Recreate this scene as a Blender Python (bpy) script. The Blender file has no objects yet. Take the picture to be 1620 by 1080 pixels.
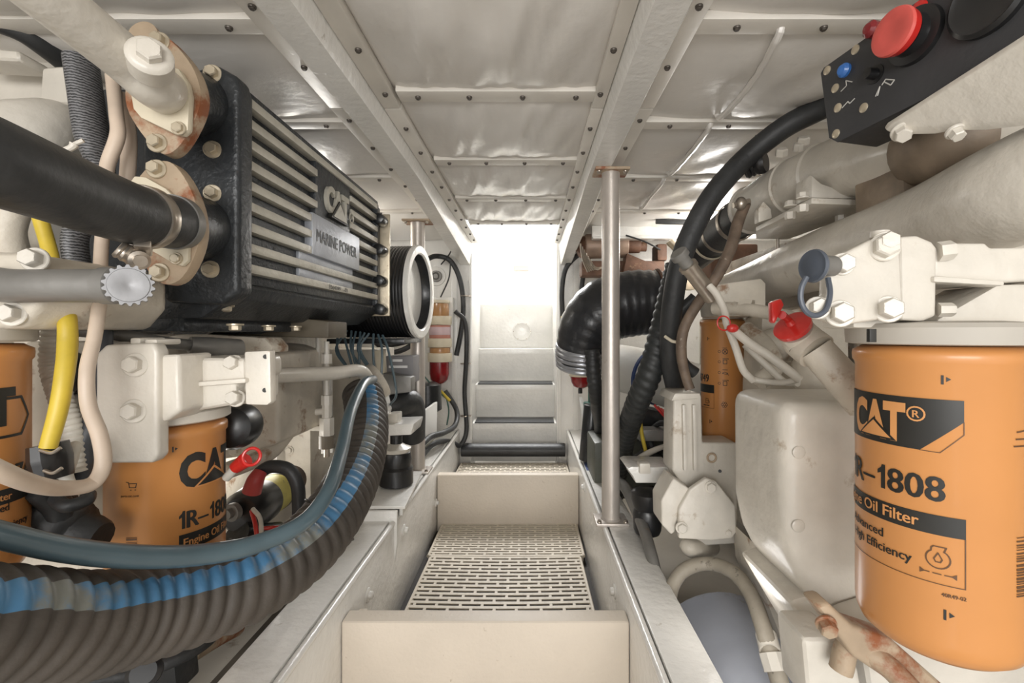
import bpy, bmesh, math, random
from mathutils import Vector as V, Matrix
random.seed(7)
S = bpy.context.scene
COL = S.collection
PI = math.pi
# ---------------------------------------------------------------- camera
cam = bpy.data.cameras.new('camera'); camo = bpy.data.objects.new('camera', cam); COL.objects.link(camo)
cam.sensor_width = 36; cam.lens = 740 * 36 / 1620
cam.shift_x = -28 / 1620; cam.shift_y = -15 / 1620
cam.clip_start = .02
camo.location = (0, 0, 0); camo.rotation_euler = (PI / 2, 0, 0)
S.camera = camo
S.view_settings.view_transform = 'Standard'; S.view_settings.look = 'None'
S.view_settings.gamma = 1; S.view_settings.exposure = 0.60
# ---------------------------------------------------------------- world and light
w = bpy.data.worlds.new('world'); S.world = w; w.use_nodes = True
w.node_tree.nodes['Background'].inputs[0].default_value = (1, .988, .97, 1)
w.node_tree.nodes['Background'].inputs[1].default_value = .8

def area(name, loc, target, sx, sy, power, col=(1, 1, 1)):
    l = bpy.data.lights.new(name, 'AREA'); l.shape = 'RECTANGLE'; l.size = sx; l.size_y = sy; l.energy = power; l.color = col
    o = bpy.data.objects.new(name, l); COL.objects.link(o); o.location = loc
    o.rotation_euler = (V(target) - V(loc)).to_track_quat('-Z', 'Y').to_euler(); return o
def point(name, loc, power, r=.06, col=(1, 1, 1)):
    l = bpy.data.lights.new(name, 'POINT'); l.energy = power; l.shadow_soft_size = r; l.color = col
    o = bpy.data.objects.new(name, l); COL.objects.link(o); o.location = loc; return o
area('hatch_daylight', (-.08, 3.3, 1.55), (-.08, 2.75, 0), 1.0, .9, 45, (1, 1, 1))
area('stair_daylight', (-.08, 3.1, .95), (-.08, 1.2, -.35), .5, .7, 11, (1, 1, 1))
area('fill_light_behind', (-.05, -1.9, .15), (-.05, 1.5, .05), 1.6, .8, 29, (1, .98, .95))  # added fill light behind the camera, no real fixture
point('fill_light_port', (-.80, 1.75, .33), 4.2, .07, (1, .97, .92))  # added fill over the port engine, not a fitted lamp
point('fill_light_starboard', (.75, 1.85, .36), 4.5, .07, (1, .97, .92))  # invented fill light, brightens the starboard side and ceiling
point('bilge_fill_port', (-.62, 1.05, -.30), .9, .08, (1, .97, .92))  # hidden fill added to lift the port bilge
point('bilge_fill_starboard', (.34, .74, -.40), .22, .05, (1, .97, .94))  # hidden fill added to brighten the area around the tank

# ---------------------------------------------------------------- materials
def mat(name, col, rough=.5, metal=0., var=.06, scale=9., bump=.0, bscale=60., spot=None, spot_amt=.5, spot_scale=14., coat=0., alpha=None, trans=0., emis=None):
    m = bpy.data.materials.new(name); m.use_nodes = True; nt = m.node_tree; n = nt.nodes; L = nt.links
    b = n['Principled BSDF']; b.inputs['Roughness'].default_value = rough; b.inputs['Metallic'].default_value = metal
    b.inputs['Coat Weight'].default_value = coat
    b.inputs['Coat Roughness'].default_value = .15
    tc = n.new('ShaderNodeTexCoord')
    no = n.new('ShaderNodeTexNoise'); no.inputs['Scale'].default_value = scale; no.inputs['Detail'].default_value = 6
    L.new(tc.outputs['Object'], no.inputs['Vector'])
    r = n.new('ShaderNodeMapRange'); r.inputs['From Min'].default_value = .3; r.inputs['From Max'].default_value = .7
    r.inputs['To Min'].default_value = 1 - var * 1.6; r.inputs['To Max'].default_value = 1 + var
    L.new(no.outputs['Fac'], r.inputs['Value'])
    mx = n.new('ShaderNodeMix'); mx.data_type = 'RGBA'; mx.blend_type = 'MULTIPLY'; mx.inputs['Factor'].default_value = 1
    mx.inputs['A'].default_value = (*col, 1)
    cmb = n.new('ShaderNodeCombineColor')
    for k in range(3): L.new(r.outputs[0], cmb.inputs[k])
    L.new(cmb.outputs[0], mx.inputs['B'])
    out = mx.outputs['Result']
    if spot:
        n2 = n.new('ShaderNodeTexNoise'); n2.inputs['Scale'].default_value = spot_scale; n2.inputs['Detail'].default_value = 9; n2.inputs['Roughness'].default_value = .65
        mp = n.new('ShaderNodeMapping'); mp.inputs['Location'].default_value = (3.1, 1.7, 5.2)
        L.new(tc.outputs['Object'], mp.inputs['Vector']); L.new(mp.outputs[0], n2.inputs['Vector'])
        r2 = n.new('ShaderNodeMapRange'); lo = .72 - .34 * spot_amt
        r2.inputs['From Min'].default_value = lo; r2.inputs['From Max'].default_value = lo + .1
        L.new(n2.outputs['Fac'], r2.inputs['Value'])
        m2 = n.new('ShaderNodeMix'); m2.data_type = 'RGBA'; m2.inputs['B'].default_value = (*spot, 1)
        L.new(out, m2.inputs['A']); L.new(r2.outputs[0], m2.inputs['Factor']); out = m2.outputs['Result']
    L.new(out, b.inputs['Base Color'])
    if bump:
        nb = n.new('ShaderNodeTexNoise'); nb.inputs['Scale'].default_value = bscale; nb.inputs['Detail'].default_value = 4
        L.new(tc.outputs['Object'], nb.inputs['Vector'])
        bp = n.new('ShaderNodeBump'); bp.inputs['Strength'].default_value = bump; bp.inputs['Distance'].default_value = .004
        L.new(nb.outputs['Fac'], bp.inputs['Height']); L.new(bp.outputs[0], b.inputs['Normal'])
    if trans: b.inputs['Transmission Weight'].default_value = trans
    if emis: b.inputs['Emission Color'].default_value = (*emis[:3], 1); b.inputs['Emission Strength'].default_value = emis[3]
    return m
def lin(r, g, b):
    f = lambda c: ((c / 255 + .055) / 1.055) ** 2.4 if c > 10 else c / 255 / 12.92
    return (f(r), f(g), f(b))
PAINT = mat('cream_engine_paint', lin(215, 209, 198), .36, 0, .10, 10, .6, 38, lin(156, 134, 106), .24, 13, coat=.15)
PAINT2 = mat('cream_engine_paint_worn', lin(204, 196, 182), .45, 0, .14, 12, .6, 46, lin(138, 106, 78), .40, 15)
WHITE = mat('white_gloss_enamel', lin(230, 228, 223), .27, 0, .05, 7, .45, 60, lin(176, 166, 150), .12, 26, coat=.3)
TUBW = mat('moulded_tub_paint', lin(216, 205, 190), .5, 0, .05, 5, .25, 120, lin(150, 130, 105), .14, 40)
HULL = mat('grey_white_hull_paint', lin(190, 184, 174), .6, 0, .1, 5, .2, 30, lin(120, 104, 86), .25, 9)
VINYL = mat('quilted_ceiling_vinyl', lin(226, 222, 216), .30, 0, .03, 4, .3, 34, coat=.1)
TRIMW = mat('ceiling_batten_paint', lin(224, 219, 210), .4, 0, .04, 12, .12, 60)
RUBBER = mat('black_rubber', lin(50, 51, 52), .48, 0, .2, 18, .25, 90, lin(98, 96, 92), .1, 30)
RUBBER2 = mat('dusty_hose_rubber', lin(74, 68, 62), .62, 0, .18, 12, .35, 70, lin(168, 160, 146), .03, 40)
STRIPE = mat('blue_hose_stripe', lin(72, 120, 158), .5, 0, .2, 8, .2, 90, lin(120, 122, 116), .55, 9)
GREYHOSE = mat('blue_grey_hose', lin(78, 96, 104), .3, 0, .12, 10, .05, 60, lin(150, 150, 145), .05, 60, coat=.2)
BLACK = mat('black_gloss_paint', lin(34, 36, 38), .3, 0, .2, 12, .25, 70, coat=.2)
CASTBLACK = mat('black_cast_aluminium', lin(52, 55, 58), .36, .15, .18, 20, .45, 110)
RIB = mat('bare_rib_aluminium', lin(192, 188, 176), .45, .15, .08, 30, .25, 120)
PLATEAL = mat('brushed_nameplate', lin(176, 180, 188), .38, .3, .08, 20, .15, 150)
PADBLUE = mat('dark_emblem_pad', lin(72, 80, 90), .35, .3, .1, 24, .35, 110)
DARKGREY = mat('panel_charcoal', lin(58, 58, 60), .55, 0, .1, 14, .15, 100)
STEEL = mat('dull_steel', lin(176, 166, 154), .3, .8, .08, 30, .1, 90, lin(120, 96, 74), .18, 24)
ALPOST = mat('aluminium_post', lin(196, 188, 180), .36, .45, .05, 18, .1, 70, lin(140, 116, 96), .12, 14)
GREYMET = mat('grey_metal', lin(132, 130, 126), .45, .35, .1, 20, .2, 60, lin(160, 112, 68), .14, 12)
RUSTPL = mat('rusty_cream_flange', lin(176, 156, 132), .55, 0, .12, 20, .35, 60, lin(142, 84, 50), .66, 16)
RUST = mat('rust_brown_metal', lin(104, 76, 60), .65, .1, .25, 20, .4, 60, lin(172, 140, 110), .3, 18)
CREAM = mat('cream_gasket_plate', lin(212, 202, 180), .42, 0, .06, 20, .15, 70)
BOLTST = mat('plated_bolt', lin(196, 184, 162), .32, .5, .08, 60, .1, 90, lin(128, 96, 66), .3, 90)
ORANGE = mat('filter_orange', lin(204, 140, 80), .36, 0, .035, 10, .03, 50, lin(176, 118, 66), .12, 22, coat=.25)
INK = mat('black_print', lin(38, 37, 34), .45, 0, .15, 30)
INKLT = mat('orange_print', lin(214, 152, 94), .42, 0, .05, 20)
INKMID = mat('brown_fine_print', lin(96, 66, 40), .5, 0, .1, 30)
REDP = mat('red_plastic', lin(206, 44, 38), .28, 0, .08, 30, .1, 60, coat=.4)
REDFADE = mat('faded_red_button', lin(214, 92, 84), .4, 0, .08, 30, .08, 50)
BLUEP = mat('blue_plastic', lin(60, 120, 200), .3, 0, .05, coat=.3)
YELLOW = mat('yellow_cable_jacket', lin(206, 180, 62), .42, 0, .12, 26)
LABELY = mat('yellow_label', lin(196, 186, 96), .5, 0, .1, 40, spot=lin(88, 88, 60), spot_amt=.3, spot_scale=90)
BEIGE = mat('beige_cable_jacket', lin(208, 190, 172), .42, 0, .08, 22)
WIREW = mat('white_sleeve', lin(210, 206, 196), .5, 0, .1, 40, .2, 60)
WHITEP = mat('white_plastic', lin(240, 240, 238), .35, 0, .02)
AMBER = mat('amber_bowl', lin(176, 132, 88), .3, 0, .08, 20, coat=.4)
REDBOWL = mat('red_fuel_bowl', lin(128, 16, 22), .2, 0, .15, 26, coat=.6)
GREENP = mat('green_metal', lin(70, 110, 100), .4, .1, .1)
SILVERW = mat('silver_wrap', lin(176, 178, 184), .3, .7, .08, 14, .5, 40)
BLUEB = mat('blue_band', lin(52, 72, 120), .45, 0, .1)
LAG = mat('white_lagging', lin(222, 220, 214), .5, 0, .05, 8, .5, 30)
WRAP = mat('black_lagging_wrap', lin(44, 45, 48), .34, 0, .18, 10, .8, 26, coat=.15)
GALV = mat('blue_grey_tank', lin(206, 212, 226), .35, .1, .12, 4, .1, 30, lin(150, 144, 138), .35, 5)
BRAID = mat('braided_black_sleeve', lin(58, 58, 60), .5, .1, .2, 30)
GREYBOX = mat('grey_box', lin(128, 126, 128), .5, 0, .04)
TANB = mat('tan_cushion', lin(236, 226, 190), .6, 0, .05)
PINK = mat('pale_red_wood', lin(238, 200, 190), .6, 0, .05)
GLOSSBLK = mat('satin_black_plastic', lin(30, 30, 31), .35, 0, .1, coat=.2)
GREYPAD = mat('grey_rubber_cap', lin(78, 84, 94), .4, 0, .08)

# braid: fine diagonal ridges
def braid_nodes(m, sc):
    nt = m.node_tree; n = nt.nodes; L = nt.links; b = n['Principled BSDF']
    tc = n['Texture Coordinate']; wv = n.new('ShaderNodeTexWave'); wv.bands_direction = 'Z'; wv.inputs['Scale'].default_value = sc; wv.inputs['Distortion'].default_value = 3; wv.inputs['Detail Scale'].default_value = 3
    L.new(tc.outputs['Object'], wv.inputs['Vector'])
    mx = n.new('ShaderNodeMix'); mx.data_type = 'RGBA'; mx.inputs['A'].default_value = (*lin(36, 36, 38), 1); mx.inputs['B'].default_value = (*lin(128, 128, 130), 1)
    L.new(wv.outputs['Fac'], mx.inputs['Factor']); L.new(mx.outputs['Result'], b.inputs['Base Color'])
braid_nodes(BRAID, 90)

# ---------------------------------------------------------------- geometry helpers
F = 740; CX = 838; CY = 525
def U(px, py, Y): return V(((px - CX) / F * Y, Y, (CY - py) / F * Y))     # point on the ray through a photo pixel, Y metres ahead
def basis(ax):
    a = V(ax).normalized(); t = V((0, 0, 1)) if abs(a.z) < .9 else V((1, 0, 0))
    u = a.cross(t).normalized(); return u, a.cross(u).normalized(), a

class M:
    def __init__(s): s.b = bmesh.new(); s.mi = 0
    def merge(s, o, mtx=None):
        if mtx: o.transform(mtx)
        me = bpy.data.meshes.new('t'); o.to_mesh(me); o.free()
        if s.mi:
            for p in me.polygons: p.material_index = s.mi
        s.b.from_mesh(me); bpy.data.meshes.remove(me); return s
    def box(s, c, d, R=None, bev=0., seg=2):
        o = bmesh.new(); bmesh.ops.create_cube(o, size=1); o.transform(Matrix.Diagonal((*d, 1)))
        if bev: bmesh.ops.bevel(o, geom=o.edges[:], offset=min(bev, min(d) * .45), segments=seg, affect='EDGES', profile=.6)
        m = Matrix.Translation(V(c))
        if R is not None: m = m @ (R if isinstance(R, Matrix) else Matrix.Rotation(R, 4, 'Z'))
        return s.merge(o, m)
    def bb(s, a, b, bev=0., seg=2):     # box from two corners
        a, b = V(a), V(b); return s.box((a + b) / 2, [abs(b[k] - a[k]) for k in range(3)], None, bev, seg)
    def prism(s, pts, ext, bev=0., seg=2):
        o = bmesh.new(); vs = [o.verts.new(V(p)) for p in pts]; f = o.faces.new(vs)
        r = bmesh.ops.extrude_face_region(o, geom=[f]); nv = [g for g in r['geom'] if isinstance(g, bmesh.types.BMVert)]
        bmesh.ops.translate(o, verts=nv, vec=V(ext)); bmesh.ops.recalc_face_normals(o, faces=o.faces[:])
        if bev: bmesh.ops.bevel(o, geom=o.edges[:], offset=bev, segments=seg, affect='EDGES', profile=.6, clamp_overlap=True)
        return s.merge(o)
    def slab(s, px, Y, depth, bev=.004, seg=2): return s.prism([U(x, y, Y) for x, y in px], (0, depth, 0), bev, seg)
    def lathe(s, p, ax, prof, seg=32, cap=True):     # prof: (t along the axis, r)
        u, v, a = basis(ax); p = V(p); o = bmesh.new(); rings = []
        for t, r in prof:
            rings.append([o.verts.new(p + a * t + (u * math.cos(k * 2 * PI / seg) + v * math.sin(k * 2 * PI / seg)) * max(r, 1e-5)) for k in range(seg)])
        for A, B in zip(rings, rings[1:]):
            for k in range(seg): o.faces.new((A[k], A[(k + 1) % seg], B[(k + 1) % seg], B[k]))
        if cap: o.faces.new(rings[0][::-1]); o.faces.new(rings[-1])
        bmesh.ops.recalc_face_normals(o, faces=o.faces[:]); return s.merge(o)
    def cyl(s, a, b, r, r2=None, seg=32, bev=0.):
        a, b = V(a), V(b); L = (b - a).length; r2 = r if r2 is None else r2
        pr = [(0, r), (L, r2)] if not bev else [(0, r - bev), (bev * .3, r - bev * .3), (bev, r), (L - bev, r2), (L - bev * .3, r2 - bev * .3), (L, r2 - bev)]
        return s.lathe(a, b - a, pr, seg)
    def tube(s, pts, r, seg=16, n=8, stripe=None, helix=None, cap=True, flat=None):
        P = crom([V(p) for p in pts], n); N = len(P)
        ds = [0]
        for i in range(1, N): ds.append(ds[-1] + (P[i] - P[i - 1]).length)
        rr = r if isinstance(r, (list, tuple)) else None
        o = bmesh.new(); rings = []; T = [(P[min(i + 1, N - 1)] - P[max(i - 1, 0)]).normalized() for i in range(N)]
        u, v, _ = basis(T[0]); 
        for i in range(N):
            u = (u - T[i] * u.dot(T[i])).normalized(); v = T[i].cross(u)
            R = r if not rr else interp(rr, i / (N - 1))
            ring = []
            for k in range(seg):
                th = k * 2 * PI / seg
                q = R
                if helix: q = R + helix[1] * ridge(ds[i] / helix[0] + (th / 2 / PI if helix[2] else 0))
                fu, fv = (1, 1) if not flat else flat
                ring.append(o.verts.new(P[i] + u * math.cos(th) * q * fu + v * math.sin(th) * q * fv))
            rings.append(ring)
        for i, (A, B) in enumerate(zip(rings, rings[1:])):
            for k in range(seg):
                f = o.faces.new((A[k], A[(k + 1) % seg], B[(k + 1) % seg], B[k]))
                if stripe and stripe(i, k, seg): f.material_index = 1
        if cap: o.faces.new(rings[0][::-1]); o.faces.new(rings[-1])
        bmesh.ops.recalc_face_normals(o, faces=o.faces[:])
        return s.merge(o)
    def sph(s, c, r, sc=(1, 1, 1), R=None, seg=24):
        o = bmesh.new(); bmesh.ops.create_uvsphere(o, u_segments=seg, v_segments=seg // 2, radius=r)
        m = Matrix.Translation(V(c)) @ (R or Matrix()) @ Matrix.Diagonal((*sc, 1)); return s.merge(o, m)
    def ring(s, c, ax, R, r, seg=32, a0=0, a1=2 * PI, rs=10):
        u, v, a = basis(ax); pts = [V(c) + (u * math.cos(t) + v * math.sin(t)) * R for t in [a0 + (a1 - a0) * k / seg for k in range(seg + 1)]]
        return s.tube(pts, r, rs, 1)
    def hexa(s, p, ax, r, h, washer=0):
        u, v, a = basis(ax); p = V(p); z = 0
        if washer: s.lathe(p, a, [(0, washer), (.0022, washer), (.003, washer * .93)], 20); z = .0028
        q = [(z, r), (z + h * .85, r), (z + h, r * .86)]
        return s.lathe(p, a, q, 6).lathe(p, a, [(z + h * .9, r * .8), (z + h * 1.02, r * .76)], 16)
    def go(s, name, m, parent=None, ang=35, label=None, loc=None):
        s.b.normal_update()
        if loc is None: loc = V(parent['_o']) if parent is not None else None
        if loc is None:
            cs = [v.co for v in s.b.verts]; loc = V([(min(c[k] for c in cs) + max(c[k] for c in cs)) / 2 if k < 2 else min(c[k] for c in cs) for k in range(3)])
        loc = V(loc); s.b.transform(Matrix.Translation(-loc))
        me = bpy.data.meshes.new(name); s.b.to_mesh(me); s.b.free()
        for x in (m if isinstance(m, (list, tuple)) else [m]): me.materials.append(x)
        me.shade_smooth(); me.set_sharp_from_angle(angle=math.radians(ang))
        o = bpy.data.objects.new(name, me); COL.objects.link(o); o['_o'] = tuple(loc); ALL.append(o)
        if parent is not None: o.parent = parent
        else: o.location = loc
        if label: o['label'] = label
        return o
ALL = []
def ridge(x):
    x = x % 1.0; return (.5 - .5 * math.cos(2 * PI * x)) ** .6
def interp(a, t):
    x = t * (len(a) - 1); i = min(int(x), len(a) - 2); return a[i] + (a[i + 1] - a[i]) * (x - i)
def crom(P, n):
    if len(P) < 3 or n < 2:
        if len(P) == 2 and n > 1: return [P[0].lerp(P[1], k / n) for k in range(n + 1)]
        return P
    Q = [P[0] * 2 - P[1]] + P + [P[-1] * 2 - P[-2]]; out = []
    for i in range(1, len(Q) - 2):
        a, b, c, d = Q[i - 1:i + 3]
        for k in range(n):
            t = k / n; out.append(.5 * ((2 * b) + (c - a) * t + (2 * a - 5 * b + 4 * c - d) * t * t + (3 * b - a - 3 * c + d) * t ** 3))
    out.append(P[-1]); return out
def tag(o, label, cat, group=None):
    o['label'] = label; o['category'] = cat
    if group: o['group'] = group
    return o
def struct(o): o['kind'] = 'structure'; return o
def root(name, loc, label, cat, group=None):
    o = bpy.data.objects.new(name, None); COL.objects.link(o); o.location = V(loc); o['_o'] = tuple(V(loc)); o.empty_display_size = .02; ALL.append(o)
    return tag(o, label, cat, group)
_bc = {}
def bolt(p, ax, parent, r=.008, h=.006, washer=1.35, m=None, name='bolt'):
    m = m or PAINT; key = (round(r, 4), round(h, 4), washer, m.name)
    if key not in _bc:
        k = M().hexa((0, 0, 0), (0, 0, 1), r, h, r * washer if washer else 0); k.b.normal_update()
        me = bpy.data.meshes.new(name); k.b.to_mesh(me); k.b.free(); me.materials.append(m); me.shade_smooth(); me.set_sharp_from_angle(angle=.6); _bc[key] = me
    o = bpy.data.objects.new(name, _bc[key]); COL.objects.link(o); ALL.append(o); o['_o'] = tuple(p)
    o.rotation_mode = 'QUATERNION'; o.rotation_quaternion = V(ax).to_track_quat('Z', 'Y'); o.location = V(p) - (V(parent['_o']) if parent is not None else V())
    if parent is not None: o.parent = parent
    return o
# lettering: a flat mesh in (x, y), cut fine, then laid on a surface by a mapping
def text_bm(body, h, xs=1., bold=0.):
    if '1' in body:      # the built-in face draws 1 as a bare bar: build a flagged one
        out = bmesh.new(); x = 0
        for part in body.replace('1', '|1|').split('|'):
            if not part: continue
            if part == '1':
                b = poly_bm([[(.17 * h, 0), (.36 * h, 0), (.36 * h, h), (.21 * h, h), (.17 * h, .88 * h)], [(.17 * h, .88 * h), (0, .74 * h), (0, .58 * h), (.17 * h, .66 * h)]])
                for v in b.verts: v.co.x *= xs
            else: b = text_bm(part, h, xs, bold)
            for v in b.verts: v.co.x += x
            x = max(v.co.x for v in b.verts) + .12 * h * xs
            me = bpy.data.meshes.new('t'); b.to_mesh(me); b.free(); out.from_mesh(me); bpy.data.meshes.remove(me)
        return out
    c = bpy.data.curves.new('txt', 'FONT'); c.body = body; c.size = 1; c.resolution_u = 3; c.offset = max(0, -bold)
    o = bpy.data.objects.new('txt', c); COL.objects.link(o); bpy.context.view_layer.update()
    me = bpy.data.meshes.new_from_object(o.evaluated_get(bpy.context.evaluated_depsgraph_get()))
    b = bmesh.new(); b.from_mesh(me); bpy.data.objects.remove(o); bpy.data.curves.remove(c); bpy.data.meshes.remove(me)
    ys = [v.co.y for v in b.verts]; xsv = [v.co.x for v in b.verts]
    hh = .73 ; x0 = min(xsv); k = h / hh
    for v in b.verts: v.co = V(((v.co.x - x0) * k * xs, v.co.y * k, 0))
    if bold > 0:      # thicken the strokes sideways
        me = bpy.data.meshes.new('t'); b.to_mesh(me); e = h * bold * 1.1
        for q_, (dx, dy) in enumerate(((-e, 0), (e, 0), (-e * .5, e * .3), (e * .5, -e * .3))):
            n0 = len(b.verts); b.from_mesh(me); b.verts.ensure_lookup_table()
            for v in b.verts[n0:]: v.co += V((dx, dy, .00005 * (q_ + 1)))
        bpy.data.meshes.remove(me)
    return b
def chai(p, n=2):
    for _ in range(n):
        q = []
        for (ax, ay), (bx, by) in zip(p, p[1:] + p[:1]): q += [(ax * .75 + bx * .25, ay * .75 + by * .25), (ax * .25 + bx * .75, ay * .25 + by * .75)]
        p = q
    return p
def poly_bm(polys):
    b = bmesh.new()
    for p in polys: b.faces.new([b.verts.new((x, y, 0)) for x, y in p])
    return b
def decal(name, b, fn, m, parent, cut=.003, label=None):
    xs = [v.co.x for v in b.verts]
    if cut:
        x = min(xs) + cut
        while x < max(xs):
            bmesh.ops.bisect_plane(b, geom=b.verts[:] + b.edges[:] + b.faces[:], plane_co=(x, 0, 0), plane_no=(1, 0, 0)); x += cut
    for v in b.verts: v.co = fn(v.co.x, v.co.y, v.co.z)
    k = M(); k.b.free(); k.b = b
    return k.go(name, m, parent, label=label)
def on_cyl(c, r, a0, z0, lift):     # x runs to the right seen from outside, starting at angle a0 (0 = facing the camera, -Y)
    c = V(c)
    def fn(x, y, z=0):
        t = a0 + x / r; R_ = r + lift + z; return V((c.x + R_ * math.sin(t), c.y - R_ * math.cos(t), z0 + y))
    return fn
def on_plane(p, right, up, lift=0):
    p = V(p); right = V(right).normalized(); up = V(up).normalized(); n = right.cross(up).normalized()
    return lambda x, y, z=0: p + right * x + up * y + n * (lift + z)
def line_bm(segs, w):     # thin strokes
    b = bmesh.new()
    for pts in segs:
        for (x0, y0), (x1, y1) in zip(pts, pts[1:]):
            d = V((x1 - x0, y1 - y0, 0)); 
            if d.length < 1e-7: continue
            d.normalize(); n = V((-d.y, d.x, 0)) * w / 2; e = d * w * .3
            A = V((x0, y0, 0)) - e; B = V((x1, y1, 0)) + e
            b.faces.new([b.verts.new(q) for q in (A - n, B - n, B + n, A + n)])
    return b
def circ(cx, cy, r, a0=0, a1=2 * PI, n=18): return [(cx + r * math.cos(a0 + (a1 - a0) * k / n), cy + r * math.sin(a0 + (a1 - a0) * k / n)) for k in range(n + 1)]
# ================================================================ STRUCTURE
ZC = .46                      # ceiling
XI0, XI1 = -.255, .128        # ceiling opening between the two beams
# quilted vinyl ceiling: puffed bays between the battens
def bay(x0, x1, y0, y1, sag, seam=None, nx=40, ny=16):
    k = M(); o = k.b; g = []
    for j in range(ny + 1):
        row = []
        for i in range(nx + 1):
            u = i / nx; v = j / ny; x = x0 + (x1 - x0) * u; y = y0 + (y1 - y0) * v
            e = (math.sin(PI * min(max(u, 0), 1)) ** .35) * (math.sin(PI * v) ** .45)
            wr = .0035 * math.sin(v * 9 + u * 23 + math.sin(u * 31)) * e + .002 * math.sin(u * 71 + v * 13) * e
            z = ZC + .012 - sag * e + wr
            if seam is not None:
                sx = seam + (v - .5) * .03; d = abs(x - sx); z += .016 * math.exp(-(d / .012) ** 2) - .006 * math.exp(-((d - .03) / .015) ** 2)
            row.append(o.verts.new((x, y, z)))
        g.append(row)
    for j in range(ny):
        for i in range(nx): o.faces.new((g[j][i], g[j + 1][i], g[j + 1][i + 1], g[j][i + 1]))
    struct(k.go('ceiling', VINYL, ang=80))
ysC = [-.6, -.15, .2, .553, .908, 1.262, 1.617, 1.972]
for a, b in zip(ysC, ysC[1:]): bay(XI0 - .01, XI1 + .01, a, b, .022)
ysR = [-.6, -.25, .06, .38, .70, 1.035, 1.40, 1.79, 2.40]
for a, b in zip(ysR, ysR[1:]):
    bay(.25, 1.5, a, b, .024, None, 60); 
    bay(-1.55, -.38, a, b, .024, None, 60)
k = M(); k.bb((-1.6, -.7, ZC + .03), (1.55, 2.03, ZC + .06)).bb((-1.6, 2.03, ZC + .03), (-.3, 2.42, ZC + .06)).bb((.15, 2.03, ZC + .03), (1.55, 2.42, ZC + .06)); struct(k.go('ceiling', TRIMW))
# seams of the outboard vinyl, rolled cords lying along the panels
for i, pts in enumerate([[(1230, 60), (1190, 130), (1140, 185)], [(1120, 205), (1085, 250), (1060, 275)], [(1048, 288), (1030, 310), (1015, 330)]]):
    Pp = [V(((x - CX) / (CY - y) * (ZC - .010), 740 * (ZC - .010) / (CY - y), ZC - .010)) for x, y in pts]
    Pp = [Pp[0] + V((.004, -.01, .03))] + Pp + [Pp[-1] + V((-.004, .01, .03))]
    o = M().tube(Pp, .0050, 8, 10, helix=(.011, .0016, True)).go('trim_%d' % (i + 20), VINYL); struct(o)
tn = [1]
SCREWD = mat('dark_screw', lin(96, 90, 84), .4, .5)
def trim(a, b, m=TRIMW, screws=(), bev=.002, z=ZC):
    o = M().bb(a, b, bev).go('trim_%d' % tn[0], m); tn[0] += 1; struct(o)
    for x, y in screws: bolt((x, y, min(a[2], b[2])), (0, 0, -1), o, .0042, .0025, 1.3, SCREWD, 'screw')
    return o
for y in ysC[2:]:
    trim((XI0, y - .021, ZC + .01), (XI1, y + .021, ZC - .004), screws=[(XI0 + (XI1 - XI0) * f, y) for f in (.1, .36, .63, .9)])
for y in ysR[2:-1]:
    trim((.2, y - .018, ZC + .01), (1.5, y + .018, ZC - .004), screws=[(x, y) for x in (.31, .44, .57, .70, .83)])
    trim((-1.5, y - .018, ZC + .01), (-.36, y + .018, ZC - .004), screws=[(x, y) for x in (-.83, -.70, -.57, -.45)])
# beams with their bolted flanges
def beam(s, xi, xa, xb, xc):    # inner strip edge, beam inner, beam outer, outer strip edge
    ys = [-.6, .95, 2.4]
    for a, b in zip(ys, ys[1:]):
        trim((xi, a + .002, ZC + .01), (xa, b - .002, ZC - .007), screws=[(xi * .62 + xa * .38, y) for y in [a + .09 + .14 * q for q in range(int((b - a) / .14))]])
        trim((xb, a + .002, ZC + .01), (xc, b - .002, ZC - .007), screws=[(xc * .55 + xb * .45, y) for y in [a + .05 + .15 * q for q in range(int((b - a) / .15))]])
    k = M(); pr = []
    drop = lambda y: .425 - max(0, (y - 1.3)) * .075
    o = k.b; secs = []
    for y in (-.6, .4, 1.3, 1.7, 2.1, 2.4):
        z = drop(y); q = [(xa, ZC), (xa + (xb - xa) * .1, z + .008), (xa + (xb - xa) * .16, z), (xb - (xb - xa) * .1, z), (xb - (xb - xa) * .02, z + .008), (xb, ZC)]
        secs.append([o.verts.new((x, y, zz)) for x, zz in q])
    for A, B in zip(secs, secs[1:]):
        for i in range(5): o.faces.new((A[i], A[i + 1], B[i + 1], B[i]))
        o.faces.new((A[5], A[0], B[0], B[5]))
    o.faces.new(secs[0]); o.faces.new(secs[-1][::-1]); bmesh.ops.recalc_face_normals(o, faces=o.faces[:])
    b = k.go('trim_%d' % (40 + s), WHITE); struct(b)
beam(0, -.262, -.296, -.362, -.405)
beam(1, .125, .150, .215, .252)

# walls of the hull
for n, a, b in (('wall_left', (-1.6, -.7, -1.0), (-1.5, 2.45, .5)), ('wall_right', (1.45, -.7, -1.0), (1.55, 2.45, .5))):
    struct(M().bb(a, b).go(n, HULL))
# aft bulkhead with the companionway opening
YB = 2.4
k = M().bb((-1.55, YB, -1.0), (-.302, YB + .03, .5)); struct(k.go('wall_back_left', WHITE))
k = M().bb((.152, YB, -1.0), (1.5, YB + .03, .5)); struct(k.go('wall_back_right', WHITE))
for x0, x1 in ((-.40, -.372), (-.308, -.296), (.148, .160), (.222, .25)):
    o = M().bb((x0, YB - .012, -.55), (x1, YB + .001, .40), .002).go('trim_%d' % tn[0], WHITE); tn[0] += 1; struct(o)
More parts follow.
